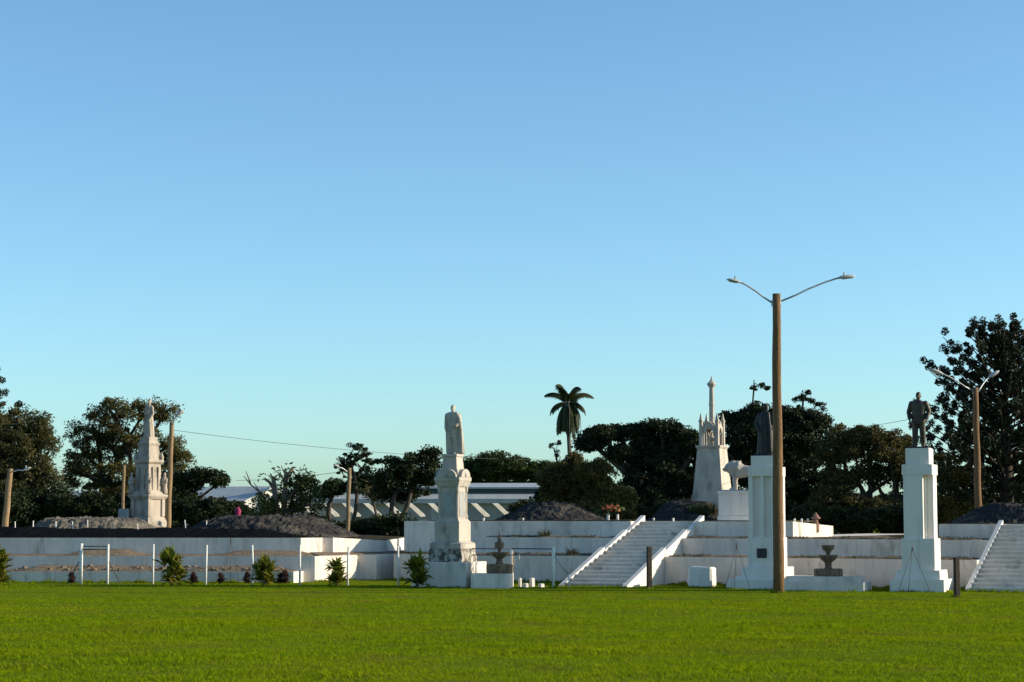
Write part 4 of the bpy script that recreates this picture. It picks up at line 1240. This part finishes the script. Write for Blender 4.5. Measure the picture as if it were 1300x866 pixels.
# smaller house at left with a light gable
HD = 118.0
zb = lambda y: WZ(y, HD)
hs = empty('house', (WX(268, HD), HD, 0), 'small grey roofed house with a sunlit gable end, half hidden by trees', 'house', rz=-R(26))
xw = 2.35
MB().box(-xw, xw, 0, 5, -.1, zb(634)).build('wall', M['bldg'], hs)
q = MB()
q.hexa([(-xw - .3, -.5, zb(634) - .1), (xw + .35, -.5, zb(634) - .1), (xw + .35, -.38, zb(634) - .12), (-xw - .3, -.38, zb(634) - .12)],
       [(-xw - .3, 2.5, zb(617)), (xw + .35, 2.5, zb(617)), (xw + .35, 2.5, zb(617) - .12), (-xw - .3, 2.5, zb(617) - .12)])
q.hexa([(-xw - .3, 5.5, zb(634) - .1), (xw + .35, 5.5, zb(634) - .1), (xw + .35, 5.38, zb(634) - .12), (-xw - .3, 5.38, zb(634) - .12)],
       [(-xw - .3, 2.503, zb(617)), (xw + .35, 2.503, zb(617)), (xw + .35, 2.503, zb(617) - .12), (-xw - .3, 2.503, zb(617) - .12)])
q.build('roof', M['roof'], hs)
q = MB()
for z0, z1, a in ((zb(634) + .002, zb(618) - .05, 0),):
    v = [q.b.verts.new(p) for p in ((xw - .02, .1, z0), (xw - .02, 4.9, z0), (xw - .02, 2.5, z1), (xw - .16, .1, z0), (xw - .16, 4.9, z0), (xw - .16, 2.5, z1))]
    for f_ in ((0, 1, 2), (5, 4, 3), (0, 3, 4, 1), (1, 4, 5, 2), (2, 5, 3, 0)): q.b.faces.new([v[i] for i in f_])
q.build('gable', M['bldg_white'], hs)
MB().box(xw + .001, xw + .04, 1.6, 2.6, zb(655), zb(640)).build('window', M['glass'], hs)
MB().box(-1.2, -.3, -.035, .01, zb(655), zb(640)).build('window', M['glass'], hs)
# far shed glimpsed through the left trees
sh = empty('shed', (WX(62, 124), 124, 0), 'pale grey shed glimpsed through the dark trees at the far left', 'shed', rz=-R(15))
MB().box(-2.4, 2.4, 0, 4, -.1, WZ(632, 124)).build('wall', M['bldg'], sh)
q = MB()
q.hexa([(-2.7, -.4, WZ(632, 124) + .002), (2.7, -.4, WZ(632, 124) + .002), (2.7, 4.3, WZ(632, 124) + .002), (-2.7, 4.3, WZ(632, 124) + .002)],
       [(-2.7, -.4, WZ(630.5, 124)), (2.7, -.4, WZ(630.5, 124)), (2.7, 4.3, WZ(622, 124)), (-2.7, 4.3, WZ(622, 124))])
q.build('roof', M['roof'], sh)

# ------------------------------------------------------------------ TREES
LF, LN, LC, LR = .38, 2.6, 1.75, .74
def tree(name, label, cat, pxb, Y, lobes, leaf, m, bark='bark', clumps=26, per=60, trunk_r=.35, fork=.45, droop=0.0, elong=1.6, crad=.55, group='trees behind the monuments',
         shell=.55, trunks=1, limbs=True):
    """lobes: (px, py, rx_px, ry_px[, dy]) seen ellipses; each becomes a real ellipsoid of leaf clumps."""
    xb = WX(pxb, Y)
    e = empty(name, (xb, Y, 0), label, cat, group)
    k = Y / 2500
    pts, ends = [], []
    for lb in lobes:
        px, py, rx, ry = lb[:4]
        dy = lb[4] if len(lb) > 4 else random.uniform(-.7, .7) * min(rx, 60) * k
        c = W(px, py, Y) - Vector((xb, Y, 0))
        c.y = dy
        rx, rz = rx * k, ry * k
        ry_ = (rx + rz) * .5 if rx < 4 else rx * .7
        ends.append((c, rx, ry_, rz))
        nc = max(4, int(clumps * LC * (rx * rz) ** .6 / 2.2))
        for _ in range(nc):
            d = rng.normal(size=3)
            d /= np.linalg.norm(d)
            rr = shell + (1 - shell) * rng.random() ** .5 if rng.random() < .75 else rng.random() ** .6
            cc = np.array(c) + d * np.array([rx, ry_, rz]) * rr * rng.uniform(.86, 1.12)
            r = crad * LR * rng.uniform(.45, 1.35)
            n = int(per * LN * rng.uniform(.5, 1.3))
            q = rng.normal(size=(n, 3))
            q /= np.linalg.norm(q, axis=1, keepdims=True)
            q *= (rng.random((n, 1)) ** .45) * r * np.array([1.15, 1.15, .68])
            if droop: q[:, 2] -= np.abs(q[:, 0]) * droop * .5 + rng.random(n) * droop * r
            pts.append(cc + q)
    quads_mesh('crown', leaf_quads(np.concatenate(pts), leaf * LF, elong, droop), M[m], e)
    t = MB()
    top = max(en[0].z for en in ends)
    low = min(en[0].z - en[3] for en in ends)
    fz = max(.8, low + (top - low) * (fork - .3) if low > 0 else top * fork * .6)
    for q in range(trunks):
        ox = (q - (trunks - 1) / 2) * trunk_r * 4
        n = 6
        wob = [Vector((ox * (.5 + .5 * i / n) + .18 * math.sin(i * 1.3 + pxb + q) * (i > 0), .1 * math.sin(i * 2 + pxb), fz * i / n - (.2 if i == 0 else 0))) for i in range(n + 1)]
        t.tube(wob, [trunk_r * (1.35 if i == 0 else 1 - .4 * i / n) for i in range(n + 1)], 10)
        if limbs:
            for (c, rx, ry_, rz) in ends[q::trunks]:
                s0 = wob[-1] if random.random() < .6 else wob[-2]
                m1 = s0.lerp(c, .45) + Vector((random.uniform(-.3, .3), random.uniform(-.3, .3), random.uniform(0, .5)))
                r0 = trunk_r * .42
                t.tube([s0, m1, c], [r0, r0 * .7, r0 * .35], 7)
                for _ in range(4):
                    d = Vector(rng.normal(size=3)).normalized()
                    tip = c + Vector((d.x * rx, d.y * ry_, abs(d.z) * rz)) * .85
                    t.tube([c.lerp(m1, .3), c.lerp(tip, .5) + Vector((0, 0, .1)), tip], [r0 * .4, r0 * .25, r0 * .1], 5)
    t.build('trunk', M[bark], e, True)
    return e

# far left: tufted conifer partly in frame is built with the araucarias below
tree('broadleaf_tree', 'dark loose crowned tree at the far left behind the leaning lamp post', 'tree', 22, 104,
     [(2, 575, 34, 36), (30, 545, 34, 30), (48, 570, 26, 34), (18, 612, 42, 30), (55, 615, 26, 26), (30, 640, 40, 22), (-20, 560, 30, 50)],
     .20, 'leaf_grey', clumps=40, per=60, droop=.3, elong=2.6, crad=.66)
tree('casuarina_tree', 'wide airy tree rising behind the ornate left monument', 'tree', 145, 108,
     [(118, 545, 30, 22), (150, 525, 34, 20), (185, 520, 26, 15), (212, 520, 12, 10), (105, 575, 24, 22), (140, 565, 34, 20), (180, 555, 30, 22), (215, 565, 16, 14), (125, 610, 38, 26), (165, 605, 36, 28), (205, 600, 26, 24), (228, 583, 14, 12), (92, 600, 12, 16)],
     .17, 'leaf_olive', clumps=30, per=52, droop=.5, elong=3.0, crad=.62, trunk_r=.4, trunks=2)
tree('broadleaf_tree', 'low dark tree with layered boughs left of the small house', 'tree', 228, 101,
     [(215, 620, 26, 18), (240, 608, 22, 11), (262, 606, 22, 9), (280, 611, 10, 6), (225, 640, 34, 20), (196, 640, 22, 22)], .25, 'leaf_dark', clumps=40, per=70, crad=.55, trunk_r=.28)
tree('hedge_bush', 'dark dense bush filling the gap under the far left trees', 'bush', 80, 100,
     [(20, 650, 50, 26), (75, 645, 42, 26), (125, 650, 42, 24), (165, 652, 40, 22)], .26, 'leaf_dark', clumps=70, per=80, crad=.6, trunk_r=.2, fork=.3, limbs=False)
tree('hedge_bush', 'dark bush below the small grey roofed house', 'bush', 262, 99,
     [(235, 652, 30, 18), (272, 650, 34, 15), (305, 655, 24, 14)], .24, 'leaf_dark', clumps=60, per=80, crad=.5, trunk_r=.2, fork=.3, limbs=False)
# pollarded tree with stubs
pe = tree('pollarded_tree', 'lopped tree with bare stubs and thin shoots above the long dark mound', 'tree', 357, 94,
          [(345, 640, 22, 18), (372, 628, 26, 20), (395, 640, 22, 18), (360, 658, 34, 14), (405, 662, 22, 14), (335, 655, 18, 14), (385, 612, 14, 10)], .22, 'leaf_mid', clumps=20, per=44, crad=.5, trunk_r=.32, droop=.3)
q = MB()
def pxl(px, py, Y=94, xb=None): return W(px, py, Y) - Vector((WX(357, 94), 94, 0))
q.tube([pxl(352, 655), pxl(349, 630), pxl(347, 606)], [.15, .12, .10], 10)
q.tube([pxl(360, 655), pxl(362, 625), pxl(363, 600)], [.16, .12, .09], 10)
q.tube([pxl(362, 610), pxl(367, 602), pxl(372, 594)], [.12, .10, .08], 8)
q.tube([pxl(350, 625), pxl(342, 612), pxl(336, 608)], [.09, .07, .06], 8)
for a, b_, c in (((330, 625), (318, 615), (309, 604)), ((318, 615), (316, 608), (312, 598)), ((362, 612), (356, 602), (348, 597)), ((370, 625), (380, 612), (388, 600)), ((372, 620), (385, 612), (394, 606)),
                ((348, 607), (352, 603), (360, 604)), ((364, 605), (360, 598), (357, 591)), ((340, 640), (330, 625), (322, 612))):
    q.tube([pxl(*a), pxl(*b_), pxl(*c)], [.05, .035, .015], 6)
q.build('lopped_limb', M['bark_pale'], pe, True)
C = np.concatenate([np.array(pxl(x, y)) + rng.normal(0, 1, (n, 3)) * [.28, .4, .25] for x, y, n in ((347, 608, 60), (367, 602, 70), (385, 608, 160), (393, 612, 130), (378, 615, 200), (400, 625, 160))])
quads_mesh('shoot_leaves', leaf_quads(C, .09, 2.4), M['leaf_mid'], pe)
# layered pine
tree('layered_pine', 'layered pine with flat dark pads standing left of the long building', 'tree', 449, 112,
     [(452, 566, 9, 3.5), (458, 571, 9, 3), (446, 577, 9, 3.5), (465, 577, 8, 3), (438, 584, 10, 3.5), (455, 584, 9, 3), (470, 585, 9, 3), (428, 591, 8, 3), (445, 593, 14, 4), (464, 596, 10, 4), (475, 588, 5, 2.5), (434, 600, 10, 4), (450, 605, 16, 6), (470, 607, 14, 7), (455, 618, 24, 8)],
     .17, 'leaf_dark', clumps=34, per=44, crad=.27, trunk_r=.14, fork=.9)
tree('hedge_bush', 'dark low trees hiding the left end of the long building', 'bush', 420, 116,
     [(408, 624, 12, 7), (425, 620, 14, 9), (445, 616, 16, 7), (470, 612, 14, 7)], .25, 'leaf_dark', clumps=60, per=70, crad=.5, trunk_r=.2, limbs=False)
tree('broadleaf_tree', 'dark tree with bare twin trunks just left of the cloaked man monument', 'tree', 508, 94,
     [(500, 600, 26, 18), (525, 590, 28, 16), (548, 580, 12, 9), (545, 600, 16, 16), (490, 612, 16, 10), (515, 606, 30, 13), (550, 608, 9, 10), (512, 628, 28, 9), (486, 626, 13, 7)], .22, 'leaf_dark', clumps=44, per=66, crad=.5, trunk_r=.16, trunks=2, fork=.5)
tree('hedge_bush', 'dark bush at the foot of the twin trunked tree', 'bush', 500, 92,
     [(488, 676, 26, 18), (512, 672, 22, 22), (462, 672, 18, 10), (430, 672, 24, 9)], .24, 'leaf_dark', clumps=60, per=70, crad=.5, trunk_r=.15, limbs=False, fork=.3)
tree('broadleaf_tree', 'slim young tree in front of the long building', 'tree', 474, 100, [(472, 628, 12, 8), (480, 622, 8, 6)], .22, 'leaf_grey', clumps=26, per=40, crad=.4, trunk_r=.09, fork=.9)
tree('broadleaf_tree', 'broad rounded green tree showing above the long building roof', 'tree', 630, 150,
     [(605, 592, 26, 12), (632, 588, 30, 12), (660, 594, 24, 10), (645, 603, 50, 14), (590, 606, 22, 12), (690, 600, 22, 12)], .30, 'leaf_mid', clumps=60, per=70, crad=.7, trunk_r=.4)
tree('casuarina_tree', 'olive feathery tree between the palm and the platform mound', 'tree', 748, 99,
     [(728, 592, 26, 16), (752, 598, 26, 20), (720, 618, 28, 18), (750, 625, 34, 22), (780, 630, 24, 18), (765, 645, 36, 14), (740, 650, 40, 12), (705, 605, 18, 12), (795, 628, 10, 6)],
     .20, 'leaf_olive', clumps=64, per=84, droop=.45, elong=2.6, crad=.6, trunk_r=.25)
tree('hedge_bush', 'dark bush at the right end of the long building', 'bush', 692, 104,
     [(700, 632, 20, 14), (680, 648, 28, 10), (705, 648, 22, 14), (700, 610, 18, 12)], .24, 'leaf_dark', clumps=60, per=70, crad=.5, trunk_r=.15, limbs=False)
tree('bare_sapling', 'thin nearly bare sapling below the palm crown', 'tree', 706, 112,
     [(701, 566, 3, 4), (709, 563, 3, 3), (707, 576, 4, 4)], .16, 'leaf_grey', clumps=6, per=14, crad=.2, trunk_r=.07, fork=.95)
tree('banyan_tree', 'huge dark banyan left of the spired monument', 'tree', 838, 112,
     [(765, 552, 22, 9), (785, 550, 14, 8), (750, 562, 20, 8), (790, 575, 18, 9), (812, 548, 18, 9), (842, 543, 24, 7), (862, 552, 16, 9), (825, 566, 24, 14), (858, 570, 30, 20), (885, 562, 22, 12), (835, 600, 34, 26), (870, 605, 32, 30), (815, 625, 28, 26), (850, 640, 46, 26), (890, 630, 24, 36), (905, 590, 20, 24)],
     .26, 'leaf_banyan', clumps=62, per=84, crad=.62, trunk_r=.7, shell=.6)
tree('banyan_tree', 'broad dark tree mass right of the spired monument behind the lion', 'tree', 985, 114,
     [(940, 535, 22, 12), (965, 530, 26, 14), (1000, 530, 22, 14), (1030, 532, 20, 12), (950, 560, 30, 24), (985, 560, 34, 24), (1025, 560, 30, 24), (940, 600, 30, 32), (985, 605, 42, 36), (1030, 610, 38, 36), (990, 645, 60, 24), (1060, 645, 50, 24)],
     .26, 'leaf_banyan', clumps=62, per=84, crad=.62, trunk_r=.7, shell=.6)
tree('emergent_tree', 'crooked thin tree rising above the dark canopy left of the tall lamp post', 'tree', 955, 116,
     [(958, 492, 7, 3), (968, 489, 8, 2.5), (972, 493, 4, 2), (957, 513, 4, 5)], .17, 'leaf_dark', clumps=30, per=30, crad=.26, trunk_r=.085, fork=1.12)
tree('emergent_tree', 'sparse twiggy treetop above the dark canopy right of the tall lamp post', 'tree', 1018, 116,
     [(1014, 507, 7, 4), (1022, 505, 5, 3), (1030, 509, 4, 2), (1040, 513, 6, 3), (1012, 518, 8, 5), (1035, 520, 10, 5), (1026, 498, 2, 2)], .18, 'leaf_dark', clumps=28, per=34, crad=.28, trunk_r=.10, fork=1.05)
tree('casuarina_tree', 'olive green tree left of the bronze man pedestal', 'tree', 1105, 107,
     [(1072, 552, 22, 13), (1100, 550, 26, 10), (1130, 556, 22, 10), (1055, 575, 16, 16), (1085, 575, 26, 14), (1125, 575, 26, 14), (1148, 566, 10, 12), (1070, 605, 28, 16), (1110, 600, 30, 12), (1145, 598, 16, 16), (1060, 640, 30, 22), (1100, 650, 36, 18), (1140, 645, 30, 20), (1165, 620, 14, 30)],
     .22, 'leaf_grey', clumps=46, per=78, droop=.3, crad=.6, trunk_r=.35, trunks=3)
tree('casuarina_tree', 'olive tree below the araucaria, right of the bronze man pedestal', 'tree', 1205, 96,
     [(1200, 590, 16, 16), (1222, 600, 18, 16), (1205, 620, 22, 18), (1225, 640, 24, 16), (1192, 645, 20, 16)], .20, 'leaf_olive', clumps=40, per=70, droop=.3, crad=.5, trunk_r=.2)
tree('hedge_bush', 'dark bush behind the gap between the two upper platforms', 'bush', 1120, 98,
     [(1040, 660, 40, 16), (1095, 662, 36, 16), (1140, 662, 30, 18), (1180, 660, 28, 18)], .25, 'leaf_dark', clumps=60, per=76, crad=.5, trunk_r=.15, limbs=False, fork=.3)
tree('hedge_bush', 'dark bushes behind the spired monument and lion', 'bush', 880, 100,
     [(800, 655, 40, 14), (860, 652, 44, 16), (920, 650, 40, 20), (970, 652, 36, 18)], .25, 'leaf_dark', clumps=60, per=76, crad=.5, trunk_r=.15, limbs=False, fork=.3)

# far-off wood closing the plain behind everything
n_ = 52000
X_ = rng.uniform(-170, 190, n_)
top_ = 3.4 + 1.0 * np.sin(X_ * .13) * np.sin(X_ * .37 + 1) + .8 * np.abs(np.sin(X_ * .9 + np.sin(X_ * .21) * 3))
C = np.stack([X_, 215 + rng.normal(0, 4, n_) + 8 * np.sin(X_ * .05), top_ * rng.random(n_) ** .6], 1)
tag(quads_mesh('far_wood', leaf_quads(C, .55, 1.6), M['leaf_dark']), 'low dark far wood closing the flat ground behind the buildings', 'wood', kind='stuff')

# tufted araucarias
def araucaria(pxb, Y, pyt, spread_px, label, nb=90, seed=1, low=.12):
    rr = random.Random(seed)
    xb = WX(pxb, Y)
    e = empty('araucaria_tree', (xb, Y, 0), label, 'tree', 'trees behind the monuments')
    H = WZ(pyt, Y)
    S = spread_px * Y / 2500
    t = MB().tube([(0, 0, -.3), (.1, 0, H * .5), (0, 0, H * .95)], [.42, .26, .04], 10)
    pts = []
    for i in range(nb):
        f = low + (.99 - low) * (i + rr.random()) / nb
        az = i * 2.399 + rr.uniform(-.3, .3)
        L_ = S * (1.02 - .80 * f ** 2.6) * rr.uniform(.62, 1.1)
        up = .28 + .55 * f
        z0 = H * f * .93
        d = Vector((math.cos(az), math.sin(az), 0))
        P_ = [Vector((0, 0, z0)) + d * L_ * s + Vector((0, 0, L_ * up * (s ** 1.35))) for s in (0, .3, .6, .85, 1)]
        t.tube(P_, [.06, .05, .038, .026, .015], 5)
        n = max(5, int(L_ * 3.1))
        for j in range(n):
            s = .22 + .80 * (j + rr.random() * .6) / n
            if s < .75 and rr.random() < .12: continue
            q = Vector((0, 0, z0)) + d * L_ * s + Vector((0, 0, L_ * up * (s ** 1.35)))
            q += Vector((rr.gauss(0, .16), rr.gauss(0, .16), rr.gauss(.12, .12)))
            r = rr.uniform(.13, .24) if s < .93 else rr.uniform(.20, .27)
            m = rng.normal(size=(96, 3))
            m /= np.linalg.norm(m, axis=1, keepdims=True)
            pts.append(np.array(q) + m * (rng.random((96, 1)) ** .4) * r)
    quads_mesh('crown', leaf_quads(np.concatenate(pts), .075, 1.8), M['leaf_arau'], e)
    t.build('trunk', M['bark'], e, True)
araucaria(1278, 97, 406, 128, 'big araucaria with upswept tufted boughs at the right edge', 165, 3)
araucaria(-42, 112, 462, 88, 'tufted conifer whose bough tips poke in at the left edge', 90, 5)

# royal palm
D = 118
pe = empty('palm_tree', (WX(724, D), D, 0), 'tall slender palm rising alone above the trees', 'tree', 'trees behind the monuments')
q0 = Vector((WX(724, D), D, 0))
def pp(px, py): return W(px, py, D) - q0
MB().tube([pp(727, 720), pp(726, 640), pp(724, 590), pp(722, 555), pp(720.5, 520)], [.24, .18, .14, .12, .11], 10).build('trunk', M['bark_pale'], pe, True)
cz = pp(720.5, 512)
fr_n = 0
specs = []
for i in range(26):
    if i < 17: specs.append((i * 2.399 + random.uniform(-.3, .3), -60))
    elif i < 21: specs.append(((0.1, 3.3, -.5, 2.7)[i - 17], random.uniform(12, 28)))
    else: specs.append(((.35, 2.9, 5.2, 1.2, 4.2)[i - 21], (64, 70, 78, 58, 86)[i - 21]))
for az, el in specs:
    L_ = random.uniform(1.7, 2.5) if el < -40 else (random.uniform(1.3, 1.65) if el < 40 else random.uniform(1.7, 2.1))
    pts = []
    e0 = R(el)
    e1 = random.uniform(-30, 12)
    for j in range(9):
        s = j / 8
        ang = e0 - 1.75 * s ** 1.2 if el > -40 else R(e1 - (88 + e1) * min(1, s * 1.5))
        if j == 0: pts.append(cz.copy())
        else: pts.append(pts[-1] + Vector((math.cos(az) * math.cos(ang), math.sin(az) * math.cos(ang), math.sin(ang))) * L_ / 8)
    f_ = MB().tube(pts, [.035 - .003 * j for j in range(9)], 5).build('frond', M['bark_pale'], pe, True)
    Q = []
    for j in range(46):
        s = .12 + .88 * j / 46
        a = s * 8
        i0 = min(7, int(a))
        p = pts[i0].lerp(pts[i0 + 1], a - i0)
        tg = (pts[i0 + 1] - pts[i0]).normalized()
        sd = tg.cross(Vector((0, 0, 1)))
        sd = sd.normalized() if sd.length > .05 else Vector((math.sin(az), -math.cos(az), 0))
        ll = .52 * random.uniform(.8, 1.15) * (math.sin(math.pi * min(1, .12 + s * .86)) ** .6)
        for sg in (-1, 1):
            d = (sd * sg * .62 + tg * .45 + Vector((0, 0, -.75))).normalized()
            tip = p + d * ll * random.uniform(.8, 1.1)
            Q.append([p - tg * .035, p + tg * .035, p.lerp(tip, .6) + tg * .035, tip])
    quads_mesh('leaflets', np.array([[list(v) for v in q_] for q_ in Q]), M['leaf_palm'], f_)

# ------------------------------------------------------------------ CABLES
def cable(name, a, b_, sag, label):
    pts = [a.lerp(b_, i / 14) - Vector((0, 0, sag * 4 * (i / 14) * (1 - i / 14))) for i in range(15)]
    o = MB().tube(pts, .011, 5).build(name, M['cable'], None, True)
    return tag(o, label, 'cable')
cable('overhead_cable', W(219, 546, 88), W(720, 584, 118), .35, 'overhead cable sagging from the lamp post by the ornate monument')
cable('overhead_cable', W(300, 610, 118), W(440, 598, 86), .1, 'overhead cable reaching the wooden pole before the layered pine')
cable('overhead_cable', W(1060, 545, 116), W(1236, 512, 80), .2, 'overhead cable running to the lamp post by the araucaria')
